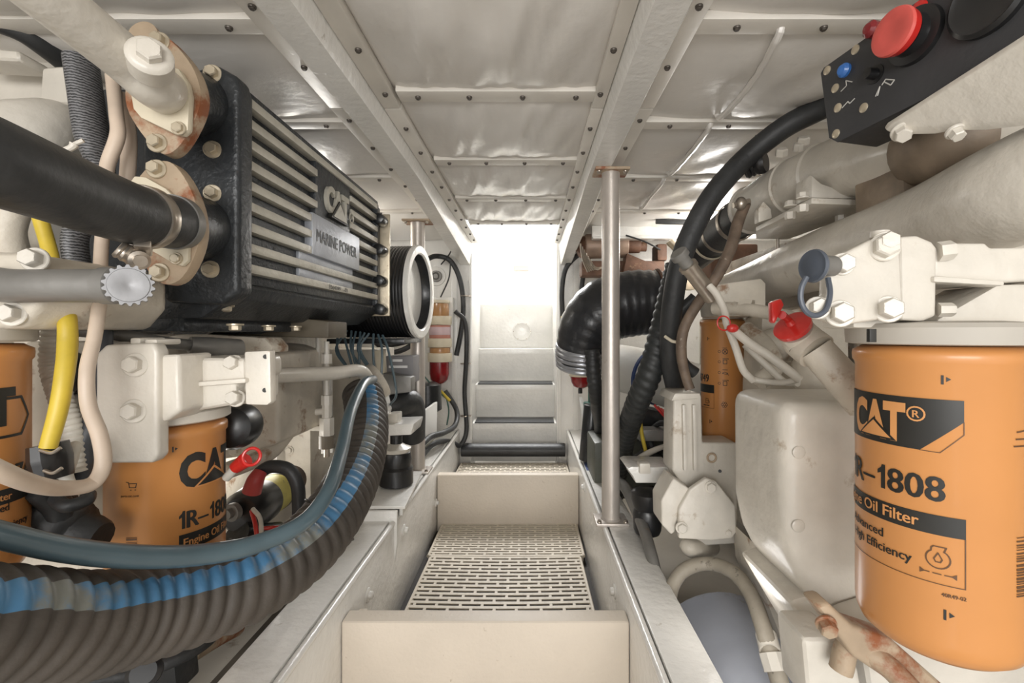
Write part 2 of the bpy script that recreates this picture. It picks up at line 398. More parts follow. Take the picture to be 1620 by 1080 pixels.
# outboard floor of the bilge and hull slope
struct(M().prism([(-1.55, -.7, -.80), (-.36, -.7, -.80), (-.36, -.7, -.83), (-1.55, -.7, -.83)], (0, 3.1, 0)).go('floor', HULL))
struct(M().prism([(.19, -.7, -.80), (1.5, -.7, -.80), (1.5, -.7, -.83), (.19, -.7, -.83)], (0, 3.1, 0)).go('floor', HULL))
struct(M().bb((-.40, -.7, -.86), (.24, 3.0, -.80)).go('floor', HULL))
# ---- stringers: vertical inner faces, rolled lip, flat top plates
XL, XR, ZT = -.358, .190, -.50
def stringer(nm, x, sx, out):
    k = M(); k.bb((x, -.3, -.80), (x + sx * .012, 2.4, ZT - .006), .002)
    k.cyl((x + sx * .004, -.3, ZT - .006), (x + sx * .004, 2.4, ZT - .006), .0075, seg=14)
    o = struct(k.go(nm, WHITE))
    k = M(); k.bb((x + sx * .014, -.3, ZT - .012), (x + sx * (out - .004), 2.4, ZT), .002).bb((x + sx * (out - .01), -.3, ZT - .25), (x + sx * out, 2.4, ZT - .002), .002)
    struct(k.go('trim_%d' % tn[0], WHITE)); tn[0] += 1
    return o
sl = stringer('wall_stringer_left', XL, -1, .09); sr = stringer('wall_stringer_right', XR, 1, .088)
for (px, py, X, o, s) in ((640, 838, XL, sl, 1), (583, 941, XL, sl, 1), (972, 935, XR, sr, -1), (924, 770, XR, sr, -1), (690, 795, XL, sl, 1)):
    Y = (X + s * .001) * F / (px - CX); z = (CY - py) / F * Y
    o2 = M().lathe((X - s * .001, Y, z), (s, 0, 0), [(0, .016), (.003, .016), (.0045, .012), (.0045, .009), (.011, .008), (.013, .005)], 18).go('bolt', WHITE, o)
# ---- moulded walkway wells
def well(k, y0, y1, z): k.bb((XL, y0, z - .02), (XR, y1, z))
k = M(); k.bb((XL + .001, .885, -.80), (XR - .001, .925, -.548), .006, 3)
k.bb((XL + .012, .905, -.80), (XL + .03, .95, -.56), .004)
struct(k.go('wall_step_near', TUBW))
k = M(); k.bb((XL + .001, 1.80, -.80), (XR - .001, 1.84, -.550), .006, 3); struct(k.go('wall_step_middle', TUBW))
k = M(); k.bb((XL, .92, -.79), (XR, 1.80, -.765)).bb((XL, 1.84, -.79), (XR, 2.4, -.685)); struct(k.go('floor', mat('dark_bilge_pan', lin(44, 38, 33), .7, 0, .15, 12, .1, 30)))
k = M(); k.bb((XL, -.3, -.79), (XR, .86, -.76)); struct(k.go('floor', TUBW))
# slotted walkway mats
GRATE = mat('beige_slotted_mat', lin(206, 196, 180), .5, 0, .05, 9, .15, 60)
def grate(nm, x0, x1, y0, y1, z, pitch, br, label, wav=0, flare=0.):
    k = M(); n = max(2, int(round((y1 - y0) / pitch))); pitch = (y1 - y0) / n
    for j in range(n + 1):
        y = y0 + pitch * j; fx = flare * (1 - j / n)
        xa, xb = x0 - fx, x1 + fx
        pts = [V((xa + (xb - xa) * t / 8, y - wav * math.sin(PI * t / 8) + wav * .5, z - .004)) for t in range(9)]
        for A_, B_ in zip(pts, pts[1:]): k.prism([A_ + V((-.0003, -pitch * .27, 0)), B_ + V((.0003, -pitch * .27, 0)), B_ + V((.0003, pitch * .27, 0)), A_ + V((-.0003, pitch * .27, 0))], (0, 0, .0032))
        if j < n:
            L = (xb - xa) / br; off = (.5 if j % 2 else 0)
            for q in range(-1, br + 1):
                x = xa + (q + off + random.uniform(-.04, .04) + .25) * L
                if xa + .01 < x < xb - .01:
                    t = (x - xa) / (xb - xa); k.box((x, y + pitch / 2 - wav * math.sin(PI * t) + wav * .5, z - .0026), (.008, pitch * .8, .003))
    for s, X in ((-1, x0), (1, x1)):
        k.tube([V((X + s * flare, y0, z - .005)), V((X, y1, z - .005))], .006, 6, 1)
    k.bb((x0, y0 - .004, z - .02), (x1, y0 + .002, z - .002)); k.bb((x0, y1 - .002, z - .02), (x1, y1 + .004, z - .002))
    return tag(k.go(nm, GRATE), label, 'floor mat', 'slotted walkway mats')
grate('slotted_floor_mat', -.325, .165, 1.0, 1.535, -.737, .0215, 8, 'beige slotted floor mat in the front well, nearer tile', .006, .006)
grate('slotted_floor_mat', -.335, .178, 1.548, 1.795, -.737, .0175, 9, 'beige slotted floor mat tile against the back wall of the front well', .003)
grate('slotted_floor_mat', -.345, .182, 1.86, 2.36, -.66, .024, 11, 'brownish slotted mat in the raised well below the black roll')
# drain hump at the back of the front mat
# ---- companionway steps
tag(M().tube([V((-.345, 2.375, -.598)), V((-.08, 2.375, -.598)), V((.178, 2.375, -.598))], .041, 20, 6, flat=(1, .8)).go('sill_roll', RUBBER), 'thick black rubber roll at the foot of the steps', 'roll')
XS0, XS1 = -.312, .150
for i, (y0, z0, z1) in enumerate(((2.50, -.69, -.482), (2.65, -.482, -.294), (2.80, -.294, -.098))):
    k = M(); k.prism([(XS0, y0, z0), (XS0, y0 - .02, z1 - .03), (XS0, y0 - .02, z1), (XS0, y0 + .16, z1), (XS0, y0 + .16, z0)], (XS1 - XS0, 0, 0), .006, 3)
    o = struct(k.go('wall_stair_riser_%d' % (i + 1), WHITE))
    if i < 2:
        k = M().bb((XS0 + .02, y0 - .024, z1 - .0005), (XS1 - .02, y0 + .12, z1 + .005), .002).go('tread_strip', RUBBER, o, label='black anti-slip strip')
k = M().bb((XS0, 2.86, -.098), (XS1, 2.90, .17), .004); pn = struct(k.go('wall_stair_panel', WHITE))
k = M(); c = V(((826 - CX) / F * 2.86, 2.859, (CY - 524) / F * 2.86)); k.lathe(c, (0, -1, 0), [(0, .058), (.004, .056), (.005, .05), (.003, .046), (.003, .01), (.004, .0)], 32); dp = k.go('deck_plate', WHITE, pn)
for q in range(6): bolt(c + V((.052 * math.cos(q * PI / 3), -.004, .052 * math.sin(q * PI / 3))), (0, -1, 0), dp, .0035, .002, 0, STEEL, 'screw')
for s, x in ((0, XS0), (1, XS1)):
    struct(M().bb((x - .03 + s * .02, 2.43, -.72), (x + .01 + s * .02, 3.3, 1.2), .002).go('wall_stairwell_%s' % ('left', 'right')[s], WHITE))
# ---- bright cabin beyond the steps
struct(M().bb((-.9, 4.1, -.2), (.9, 4.15, 1.9)).go('wall_cabin', WHITE))
struct(M().bb((-.9, 2.9, .13), (.9, 4.1, .17)).go('floor', WHITE))
def px(x, y, Y=3.9): return U(x, y, Y)
struct(M().bb((-.5, 3.7, .168), (.4, 3.895, .298), .01).go('trim_70', WHITE))
r = root('cabin_ladder', (px(823, 420)), 'pale reddish ladder glimpsed through the glare beyond the steps', 'ladder')
for x in (798, 850): M().bb(px(x - 1.5, 362) + V((0, .0, 0)), px(x + 1.5, 493) + V((0, .04, 0)), .003).go('rail', PINK, r)
for y in (368, 384): M().bb(px(800, y - 5) + V((0, .005, 0)), px(850, y + 4) + V((0, .035, 0)), .003).go('step', PINK, r)
for (x0, x1, y0, y1, lb) in ((784, 804, 440, 467, 'tan cushion on the left of the bright cabin'), (847, 865, 441, 467, 'tan cushion on the right of the bright cabin'), (812, 820, 443, 467, 'narrow tan cushion in the middle of the bright cabin')):
    tag(M().bb(px(x0, y1, 3.8), px(x1, y0, 3.8) + V((0, .09, 0)), .02, 3).go('cushion', TANB), lb, 'cushion', 'cushions in the cabin')
tag(M().bb(px(813, 427, 4.06), px(836, 420, 4.06) + V((0, .04, 0)), .004).go('folded_cloth', PINK), 'pinkish folded cloth above the cushions in the bright cabin', 'cloth')
# ---- posts
def post(X, Y, z0, z1, r, label):
    t = root('support_post', (X, Y, z0), label, 'post', 'posts between stringer and beam')
    M().cyl((X, Y, z0 + .006), (X, Y, z1 - .006), r, seg=36).go('pole', ALPOST, t)
    M().box((X, Y, z0 + .004), (r * 3.6, r * 3.2, .008), None, .002).lathe((X, Y, z0 + .008), (0, 0, 1), [(0, r * 1.15), (.004, r * 1.02)], 30).go('base_plate', ALPOST, t)
    M().box((X, Y, z1 - .003), (r * 3.8, r * 3.0, .007), None, .002).go('top_plate', RUSTPL, t)
    for s in (-1, 1):
        bolt((X + s * r * 1.45, Y - r * 1.1, z0 + .008), (0, 0, 1), t, .005, .004, 1.3, STEEL); bolt((X + s * r * 1.45, Y - r * 1.0, z1 - .008), (0, 0, -1), t, .005, .004, 1.3, STEEL)
    return t
post(-.402, 1.68, ZT, .398, .0255, 'brushed metal post on the left stringer beside the round duct')
post(.214, 1.235, ZT, .425, .0235, 'brushed metal post on the right stringer beside the walkway')
# ================================================================ PORT SIDE
def T(*p): return [U(*q) for q in p]
def pipe(name, pts, r, m, label=None, cat=None, parent=None, seg=16, n=8, grp=None, **kw):
    o = M().tube(T(*pts) if not isinstance(pts[0], V) else pts, r, seg, n, **kw).go(name, m, parent, ang=50)
    if cat: tag(o, label, cat, grp)
    elif label: o['label'] = label
    return o
def clamp_band(c, ax, r, w, m, parent, name='hose_clamp', screw=None, label=None):
    k = M().lathe(V(c) - V(ax).normalized() * w / 2, ax, [(0, r), (0, r + .0018), (w * .15, r + .0026), (w * .85, r + .0026), (w, r + .0018), (w, r)], 32, False)
    if screw is not None:
        s = V(screw); k.box(V(c) + s * (r + .006), (.014, .02, .012), s.to_track_quat('Z', 'Y').to_matrix().to_4x4(), .002)
    return k.go(name, m, parent, label=label)
def cylhit(C, r, px, py):
    t = (px - CX) / F; a = t * t + 1; b = -2 * (C[0] * t + C[1]); c = C[0] ** 2 + C[1] ** 2 - r * r; d = b * b - 4 * a * c
    Y = (-b - math.sqrt(d)) / 2 / a if d > 0 else -b / 2 / a
    return math.atan2(Y * t - C[0], -(Y - C[1])) * r, (CY - py) / F * Y
# ---------------------------------------------------------------- filters
CAN = {}
def canister(C, r, zt, h, label, grp='orange spin-on filters', ringm=None):
    t = root('oil_filter', (C[0], C[1], zt - h), label, 'filter', grp)
    e = .02
    M().lathe((C[0], C[1], zt - h), (0, 0, 1), [(0, r - .028), (.001, r - .024), (.004, r - .012), (.010, r - .0045), (.018, r - .001), (.026, r), (h - .018, r), (h - .015, r + .0022), (h - .009, r + .0026), (h - .005, r + .0022), (h - .002, r - .003), (h, r - .006)], 96).go('canister', ORANGE, t, ang=60)
    CAN[t.name] = ALL[-1]
    return t
def oc(C, r, z=0, lift=.0005): return on_cyl((C[0], C[1], 0), r, 0, z, lift)
def put(b, C, r, s, z, m, t, name, lift=.0005, align='l', cut=.004):
    if align == 'r':
        w = max(v.co.x for v in b.verts); s -= w
    for v in b.verts: v.co.x += s; v.co.y += z
    return decal(name, b, oc(C, r, 0, lift), m, CAN.get(t.name, t), cut)
def cat_logo(C, r, s, z, h, wd, m, mo, t):
    b = text_bm('CAT', h, 1, -.05); w = max(v.co.x for v in b.verts)
    for v in b.verts: v.co.x *= wd / w
    put(b, C, r, s, z, m, t, 'emblem_letters', .0006)
    put(poly_bm([[(wd * .17, -h * .1), (wd * .5, h * .47), (wd * .86, -h * .1)]]), C, r, s, z, mo, t, 'emblem_triangle_edge', .0010)
    put(poly_bm([[(wd * .235, -h * .05), (wd * .5, h * .38), (wd * .79, -h * .05)]]), C, r, s, z, m, t, 'emblem_triangle', .0013)
def mark(C, r, px, py, t, k=1.):
    s, z = cylhit(C, r, px, py); put(poly_bm([[(-.003 * k, -.003 * k), (-.0015 * k, -.003 * k), (-.0015 * k, .004 * k), (-.003 * k, .004 * k)], [(0, -.001 * k), (.0028 * k, .001 * k), (0, .0028 * k)]]), C, r, s, z, INK, t, 'printed_arrow_mark')
def bars(C, r, px0, px1, py0, py1, t, n=18):
    s0, z0 = cylhit(C, r, px0, py0); s1, _ = cylhit(C, r, px1, py0); _, z1 = cylhit(C, r, px0, py1); P = []; z = z0
    random.seed(int(px0))
    while z > z1:
        hgt = random.choice((.0008, .0014, .0022)); P.append([(s0, z), (s1, z), (s1, z - hgt), (s0, z - hgt)]); z -= hgt + random.choice((.0008, .0012, .002))
    put(poly_bm(P), C, r, 0, 0, INKMID, t, 'printed_barcode')

# --- nearer port oil filter, partly behind the hoses
C = (-.500, .647); r = .067
t = canister(C, r, -.123, .27, 'orange oil filter at left centre hanging under a bolted cream filter head')
M().lathe((C[0], C[1], -.120), (0, 0, 1), [(0, .070), (.002, .0735), (.014, .0735), (.017, .070), (.02, .05)], 48).go('mounting_ring', PAINT, t)
s, z = cylhit(C, r, 283, 772); cat_logo(C, r, s, z, .042, .088, INK, ORANGE, t)
s, z = cylhit(C, r, 283, 838); put(text_bm('1R\u20131808', .023, .80, .036), C, r, s, z, INK, t, 'printed_part_number')
s, z = cylhit(C, r, 283, 873); put(poly_bm([[(0, 0), (.10, 0), (.10, .021), (0, .021)]]), C, r, s, z, INK, t, 'printed_band'); put(text_bm('Engine Oil Filter', .0105, .84, .028), C, r, s + .005, z + .0055, INKLT, t, 'printed_band_words', .001)
s, z = cylhit(C, r, 291, 892); put(text_bm('Advanced', .0095, .84, .025), C, r, s, z, INK, t, 'printed_words')
put(text_bm('High Efficiency', .0095, .84, .025), C, r, s, z - .0145, INK, t, 'printed_words')
s0, z0 = cylhit(C, r, 283, 873); put(line_bm([[(0, 0), (0, -.06), (.1, -.06)]], .0006), C, r, s0, z0, INKMID, t, 'printed_frame')
mark(C, r, 277, 711, t)
bars(C, r, 200, 217, 850, 912, t)
s, z = cylhit(C, r, 192, 786); put(text_bm('parts.cat.com', .0032, .9, .004), C, r, s, z, INKMID, t, 'printed_web_address')
s, z = cylhit(C, r, 200, 775); put(line_bm([[(0, .010), (.003, .009), (.004, .003), (.011, .003), (.012, .008), (.004, .008)], [(.005, 0), (.0062, 0)], [(.010, 0), (.0112, 0)]], .0009), C, r, s, z, INK, t, 'printed_cart_sign')
# --- far-left filter, cut by the frame
C = (-.580, .470); r = .055
t = canister(C, r, -.012, .24, 'orange filter cut off by the left edge of the view, behind the beige cable', )
M().lathe((C[0], C[1], -.010), (0, 0, 1), [(0, .058), (.002, .0605), (.02, .0605), (.03, .05)], 48).go('mounting_ring', HULL, t)
s, z = cylhit(C, r, 26, 662)
b = text_bm('CAT', .036, 1, -.05); ww = max(v.co.x for v in b.verts)
for v in b.verts: v.co.x *= .075 / ww
s1, z1 = cylhit(C, r, 24, 667); put(b, C, r, s1, z1, INK, t, 'emblem_letters', .0006, 'r')
put(poly_bm([[(.075 * .2, -.003), (.0375, .014), (.075 * .82, -.003)]]), C, r, s1 - .075, z1, ORANGE, t, 'emblem_triangle_edge', .001)
s2, z2 = cylhit(C, r, 44, 655); zt_ = cylhit(C, r, 33, 627)[1]; zb_ = cylhit(C, r, 30, 686)[1]; s3 = cylhit(C, r, 33, 627)[0]
put(line_bm([[(s3 - .10, zt_), (s3, zt_), (s2, z2), (s3, zb_), (s3 - .10, zb_)]], .0028), C, r, 0, 0, INK, t, 'emblem_frame')
s, z = cylhit(C, r, 50, 748); put(text_bm('1R\u20130749', .0185, .80, .034), C, r, s, z, INK, t, 'printed_part_number', align='r')
s, z = cylhit(C, r, 46, 781); put(poly_bm([[(-.12, 0), (0, 0), (0, .015), (-.12, .015)]]), C, r, s, z, INK, t, 'printed_band'); put(text_bm('Fuel Filter', .0075, .84, .028), C, r, s - .025, z + .004, INKLT, t, 'printed_band_words', .001, 'r')
s, z = cylhit(C, r, 14, 806); put(text_bm('Advanced', .0075, .84, .025), C, r, s, z, INK, t, 'printed_words', align='r')
s, z = cylhit(C, r, 42, 822); put(text_bm('High Efficiency', .0075, .84, .025), C, r, s, z, INK, t, 'printed_words', align='r')

# ---------------------------------------------------------------- aftercooler
XF = -.42; Y0, Y1 = .676, 1.300
t = root('aftercooler', (-.52, .99, .0), 'big black ribbed aftercooler with raised letters and a silver nameplate', 'engine cooler')
k = M(); k.bb((-.64, Y0, .062), (XF - .014, Y1, .352), .006)
k.bb((XF - .03, Y0 - .012, .062), (XF + .001, Y0 + .014, .362), .008, 3)
k.bb((XF - .03, Y1 - .012, .062), (XF, Y1 + .004, .355), .005)
k.prism([(XF - .001, Y0, .066), (XF - .012, Y0, .048), (-.475, Y0, .020), (-.64, Y0, .012), (-.64, Y0, .07), (XF - .01, Y0, .074)], (0, Y1 - Y0, 0), .004)
k.bb((XF - .06, Y0, .350), (XF - .001, Y1, .362), .004); k.bb((XF - .016, .925, .232), (XF - .003, 1.10, .347), .002)
for q in range(7):
    y = .72 + q * .085; k.prism([(-.435, y, .05), (-.63, y, .05), (-.63, y, -.004), (-.56, y, -.004)], (0, .012, 0), .002)
k.prism([(-.50, Y0, .0), (-.64, Y0, .0), (-.64, Y0, .02), (-.50, Y0, .02)], (0, .60, 0), .003)
k.go('body', CASTBLACK, t)
zs = [.345 - .0312 * q for q in range(9)]
for q, z in enumerate(zs):
    seg = [(Y0 + .012, .925), (1.10, Y1 - .01)] if q < 4 else ([(Y0 + .012, .905), (1.147, Y1 - .01)] if q < 7 else [(Y0 + .012, Y1 - .01)])
    if q == 0: seg = [(Y0 + .012, Y1 - .01)]
    for a, b in seg: M().bb((XF - .016, a, z - .0068), (XF + .001, b, z + .0068), .0014, 2).go('rib', RIB, t)
M().bb((XF - .014, .90, .150), (XF + .002, 1.149, .231), .002).go('nameplate', PLATEAL, t)
def plate_text(body, y0, y1, z, h, m, name, lift, bold=.016):
    b = text_bm(body, h, 1, bold); wq = max(v.co.x for v in b.verts); sx = (y1 - y0) / wq
    for v in b.verts: v.co.x *= sx
    return decal(name, b, on_plane((XF, y0, z), (0, 1, 0), (0, 0, 1), lift), m, t, None)
for z_ in (zs[7] + .0156, zs[8] + .0156): M().bb((XF - .015, .868, z_ - .0085), (XF - .0075, 1.13, z_ + .0085), .002).go('polished_strip', PLATEAL, t)
plate_text('MARINE POWER', .917, 1.128, .178, .026, INK, 'nameplate_letters', .0026, .032)
plate_text('3564399', .975, 1.035, .0905, .009, INK, 'casting_number', .0016, .01); plate_text('\u201303', 1.05, 1.075, .0905, .009, INK, 'casting_number', .0016, .01)
b = text_bm('CAT', .052, 1, -.04); wq = max(v.co.x for v in b.verts)
for v in b.verts: v.co.x *= .118 / wq
r_ = bmesh.ops.extrude_face_region(b, geom=b.faces[:]); bmesh.ops.translate(b, verts=[g for g in r_['geom'] if isinstance(g, bmesh.types.BMVert)], vec=(0, 0, .007))
fn = on_plane((XF, .960, .254), (0, 1, 0), (0, 0, 1), 0)
for v in b.verts: v.co = V((XF - .003 + v.co.z, .960 + v.co.x, .254 + v.co.y))
bmesh.ops.recalc_face_normals(b, faces=b.faces[:]); kk = M(); kk.b.free(); kk.b = b; kk.go('raised_letters', RIB, t)
M().prism([(XF - .003, .976, .240), (XF - .003, 1.019, .284), (XF - .003, 1.066, .240)], (.010, 0, 0)).go('raised_triangle_edge', INK, t)
M().prism([(XF - .003, .986, .244), (XF - .003, 1.019, .277), (XF - .003, 1.056, .244)], (.0115, 0, 0)).go('raised_triangle', RIB, t)
M().ring((XF + .001, 1.100, .268), (1, 0, 0), .0115, .0016, 24).go('registered_mark_ring', RIB, t); plate_text('R', 1.095, 1.106, .262, .012, RIB, 'registered_mark_letter', .003)
# near end cover with the two necks and flanges
k = M(); k.slab([(300, 112), (340, 100), (372, 118), (378, 140), (377, 462), (350, 482), (262, 478), (225, 430), (222, 130), (255, 110)], .648, .036, .008, 3)
def neck(px_, py_, ry, rz):
    u0 = U(px_, py_, .575); u1 = U(*ry, .66); L_ = (u1 - u0).length
    pr = []
    for q in range(9):
        f = q / 8; pr.append((f * L_, .041 * (1.0 + .10 * f * f)))
    k.lathe(u0, u1 - u0, pr, 40)
neck(262, 145, (318, 170), 0); neck(268, 352, (322, 364), 0)
k.go('end_cover', CASTBLACK, t, ang=50)
up = [(222, 55), (236, 45), (250, 48), (266, 58), (302, 98), (318, 138), (316, 175), (288, 228), (266, 246), (248, 240), (218, 205), (196, 165), (200, 120)]
lo = [(212, 288), (236, 260), (256, 252), (276, 258), (300, 292), (318, 345), (314, 392), (292, 438), (268, 452), (248, 446), (226, 420), (212, 350)]
k = M().slab(chai(up), .556, .017, .003); k.go('upper_flange', RUSTPL, t); M().slab(chai(lo), .556, .017, .003).go('lower_flange', RUSTPL, t)
for x, y in ((254, 67), (250, 227), (249, 268), (254, 431)): bolt(U(x, y, .556), (.1, -1, .05), t, .0078, .008, 1.45, BOLTST)
for x, y in ((337, 117), (337, 237), (337, 306), (334, 426)): bolt(U(x, y, .648), (.25, -1, 0), t, .0080, .009, 1.5, BOLTST)
for x, y in ((311, 463), (358, 478)): bolt(U(x, y + 3, .70), (0, -.2, -1), t, .008, .008, 1.4, BOLTST)
for x, y in ((372, 482), (425, 492), (468, 500), (505, 503)): bolt(V(((x - CX) / F * (.68 + (x - 372) * .0026), .68 + (x - 372) * .0026, .012)), (0, 0, -1), t, .008, .007, 1.4, BOLTST)
# aft end: cover, round bosses and steel flange
M().bb((-.62, Y1, .05), (XF - .004, Y1 + .028, .35), .004).go('aft_cover', CASTBLACK, t)
M().bb((-.60, Y1 + .028, .045), (XF + .022, Y1 + .038, .335), .003).go('aft_flange', BOLTST, t)
for z in (.312, .228, .142, .063):
    M().cyl((XF + .004, Y1 - .020, z), (XF + .004, Y1 + .030, z), .0155, seg=24, bev=.005).go('boss', BLACK, t)
    bolt((XF + .012, Y1 + .037, z - .004), (0, 1, 0), t, .009, .008, 0, WHITE, 'nut')
# upper white pipe into the upper flange
t = root('charge_air_pipe', U(250, 140, .55), 'thick cream pipe with a hex plug running into the aftercooler upper flange', 'pipe')
M().tube(T((-90, -150, .34), (10, -60, .375), (120, 30, .43), (200, 95, .485), (242, 132, .515), (262, 146, .550)), [.0225, .0228, .023, .024, .025, .0255], 32, 10).go('tube', PAINT, t, ang=60)
M().slab([(268, 104), (282, 108), (296, 130), (300, 150), (297, 205), (288, 214), (272, 210), (222, 186), (210, 172), (206, 150), (230, 112)], .546, .009, .003).go('flange', CREAM, t)
bolt(U(284, 204, .546), (.1, -1, 0), t, .0062, .004, 1.3, BOLTST)
p = U(238, 98, .475); a = V((.55, -.75, .12))
M().lathe(p - a * .012, a, [(0, .020), (.022, .020), (.025, .0175), (.026, .014)], 32).go('boss', PAINT, t); bolt(p + a * .012, a, t, .0115, .013, 0, PAINT, 'plug')
M().lathe(U(232, 62, .56), (0, -1, .1), [(0, .018), (.006, .018), (.008, .014)], 24).go('lug', RUSTPL, t)
# big black hose into the lower flange
t = root('rubber_hose', U(270, 350, .55), 'thick smooth black rubber hose clamped to the aftercooler lower flange', 'hose')
hp = T((-150, 205, .285), (-40, 245, .315), (60, 283, .365), (150, 318, .425), (225, 343, .49), (278, 352, .545))
M().tube(hp, [.0305, .0305, .0305, .0305, .0305, .0295], 40, 10).go('tube', RUBBER, t, ang=60)
q0, q1 = hp[4], hp[5]; ax = (q1 - q0).normalized()
clamp_band(q0 + ax * .004, ax, .0305, .014, STEEL, t, screw=(.2, -.3, -.9)); M().cyl(q1 - ax * .008, q1 + ax * .004, .0312, seg=36).go('collar', GREYMET, t)
M().slab([(205, 288), (212, 278), (230, 280), (262, 298), (286, 322), (298, 360), (297, 412), (288, 421), (276, 418), (238, 396), (220, 380)], .549, .006, .002).go('flange', CREAM, t)
bolt(U(280, 409, .549), (.1, -1, 0), t, .0055, .003, 1.3, BOLTST)
M().tube(T((186, 392, .47), (200, 400, .475), (222, 412, .482)), .0085, 16, 6, helix=(.0055, .0016, False)).lathe(U(218, 410, .478), (.6, -.5, -.2), [(0, .0095), (.008, .0095), (.009, .006), (.013, .006)], 20).go('clamp_spring', STEEL, t)
# splined shaft end
t = root('splined_shaft', U(100, 452, .44), 'grey pipe stub ending in a toothed splined shaft below the thick black hose', 'shaft')
M().tube(T((-30, 446, .44), (20, 452, .44), (80, 452, .44), (165, 452, .445)), [.0165, .0158, .0155, .0160], 28, 6).lathe(U(165, 452, .445), (1, 0, 0), [(0, .0175), (.012, .0175), (.014, .015), (.0145, .009)], 28).go('housing', GREYMET, t, ang=50)
M().cyl(U(172, 452, .445), U(212, 453, .435), .0095, seg=20).go('neck', GREYMET, t)
c = U(205, 453, .437); u, v, a = basis((.62, -.78, 0)); k = M(); pts = []
for q in range(72):
    rr = .0188 if (q // 2) % 2 else .0165; pts.append(c + (u * math.cos(q * PI / 36) + v * math.sin(q * PI / 36)) * rr)
k.prism(pts, a * .016); k.lathe(c + a * .016, a, [(0, .0155), (.001, .0150), (.0012, .005), (.0002, .002), (.0002, 0)], 24); k.go('spline', mat('machined_spline', lin(150, 150, 152), .45, .4, .1, 30, .1), t)
k = M().slab([(-60, 395), (40, 398), (66, 420), (66, 478), (30, 520), (-60, 522)], .455, .16, .01, 3)
h = tag(k.go('gear_housing', PAINT2), 'grey-cream gear housing at the left edge carrying the splined shaft', 'engine casing')
for x, y in ((57, 411), (22, 497)): bolt(U(x, y, .455), (.3, -1, .1), h, .0085, .011, 1.4, PAINT)
# ---------------------------------------------------------------- port engine castings
t = root('port_engine', (-.9, .9, -.6), 'cream painted port engine block filling the left side behind the filters', 'engine')
k = M(); k.bb((-1.25, .78, -.62), (-.70, 1.95, .05), .02); k.bb((-1.3, .86, .05), (-.72, 1.9, .30), .04, 3); k.bb((-1.2, .55, -.5), (-.86, .8, .16), .02)
k.go('block', PAINT2, t)
k = M().slab([(362, 545), (408, 548), (440, 560), (442, 700), (400, 720), (300, 735), (300, 545)], .92, .2, .01, 3); k.go('side_cover', PAINT2, t)
k = M().slab([(432, 560), (490, 562), (492, 792), (434, 792)], 1.26, .15, .006); k.go('access_panel', PAINT2, t)
for x, y in ((458, 712), (372, 712)): bolt(U(x, y, 1.26 if x > 400 else .92), (0, -1, 0), t, .009, .006, 1.35, PAINT2)
k = M().slab([(486, 552), (598, 552), (600, 850), (560, 905), (488, 905)], 1.62, .2, .008); k.go('flywheel_housing', PAINT, t)
k = M().slab([(508, 600), (524, 600), (526, 716), (508, 718)], 1.15, .008, .001); k.go('bracket', WHITE, t)
k = M().slab([(440, 672), (506, 674), (506, 682), (440, 680)], 1.10, .02, .002); k.go('bracket', PAINT, t)
k = M().tube(T((358, 745, .86), (420, 720, .92), (450, 690, 1.0), (462, 672, 1.08)), .016, 14, 8); k.go('rail', PAINT2, t)
bolt(U(447, 668, 1.0), (.3, -1, 0), t, .016, .012, 0, PAINT2)
k = M().slab([(362, 720), (438, 700), (440, 800), (362, 810)], 1.22, .16, .006); k.go('lower_panel', PAINT, t)
k = M().slab([(-200, 40), (40, 50), (110, 98), (112, 170), (60, 200), (-200, 210)], .78, .3, .02, 3); k.go('valve_cover', PAINT, t)
k = M().slab([(64, 105), (110, 102), (112, 165), (60, 165)], .70, .1, .008, 3); k.go('cover_end', PAINT, t)
k = M().slab([(-80, 68), (28, 78), (30, 96), (-80, 90)], .70, .05, .008, 3); k.go('cover_lug', PAINT, t)
k = M().tube(T((-120, 250, .62), (-20, 230, .64), (50, 210, .66), (95, 205, .70), (118, 235, .76)), [.050, .048, .044, .038, .034], 24, 8); k.go('elbow', PAINT, t, ang=60)
k = M().tube(T((20, 330, .60), (12, 370, .60), (30, 420, .62), (60, 450, .66)), .018, 16, 6); k.go('breather_pipe', PAINT2, t, ang=60)
k = M().slab([(210, 270), (238, 255), (240, 420), (205, 470), (100, 520), (60, 500), (60, 300)], .80, .1, .01); k.go('rear_casing', GREYMET, t)
M().tube(T((88, 243, .55), (112, 234, .552), (118, 228, .553)), [.0036, .0036, .005], 10, 4).tube(T((118, 228, .553), (132, 222, .555)), .0025, 8, 2).go('hose_barb', PAINT, t)
# lower left engine side, seen between the two filters
k = M().slab([(40, 540), (175, 540), (175, 905), (40, 905)], .60, .05, .004); tag(k.go('engine_side_plate', PAINT2), 'flat cream side plate between the two left filters', 'plate')
t2 = root('black_connector_stack', U(112, 590, .59), 'round black plug socket behind the yellow cable', 'socket')
M().lathe(U(112, 590, .598), (0, -1, 0), [(0, .028), (.010, .027), (.012, .02), (.009, .012), (.014, .010), (.014, 0)], 28).go('socket', GLOSSBLK, t2)
M().lathe(U(116, 640, .598), (0, -1, 0), [(0, .014), (.012, .013), (.014, 0)], 24).go('button', WHITEP, t2)
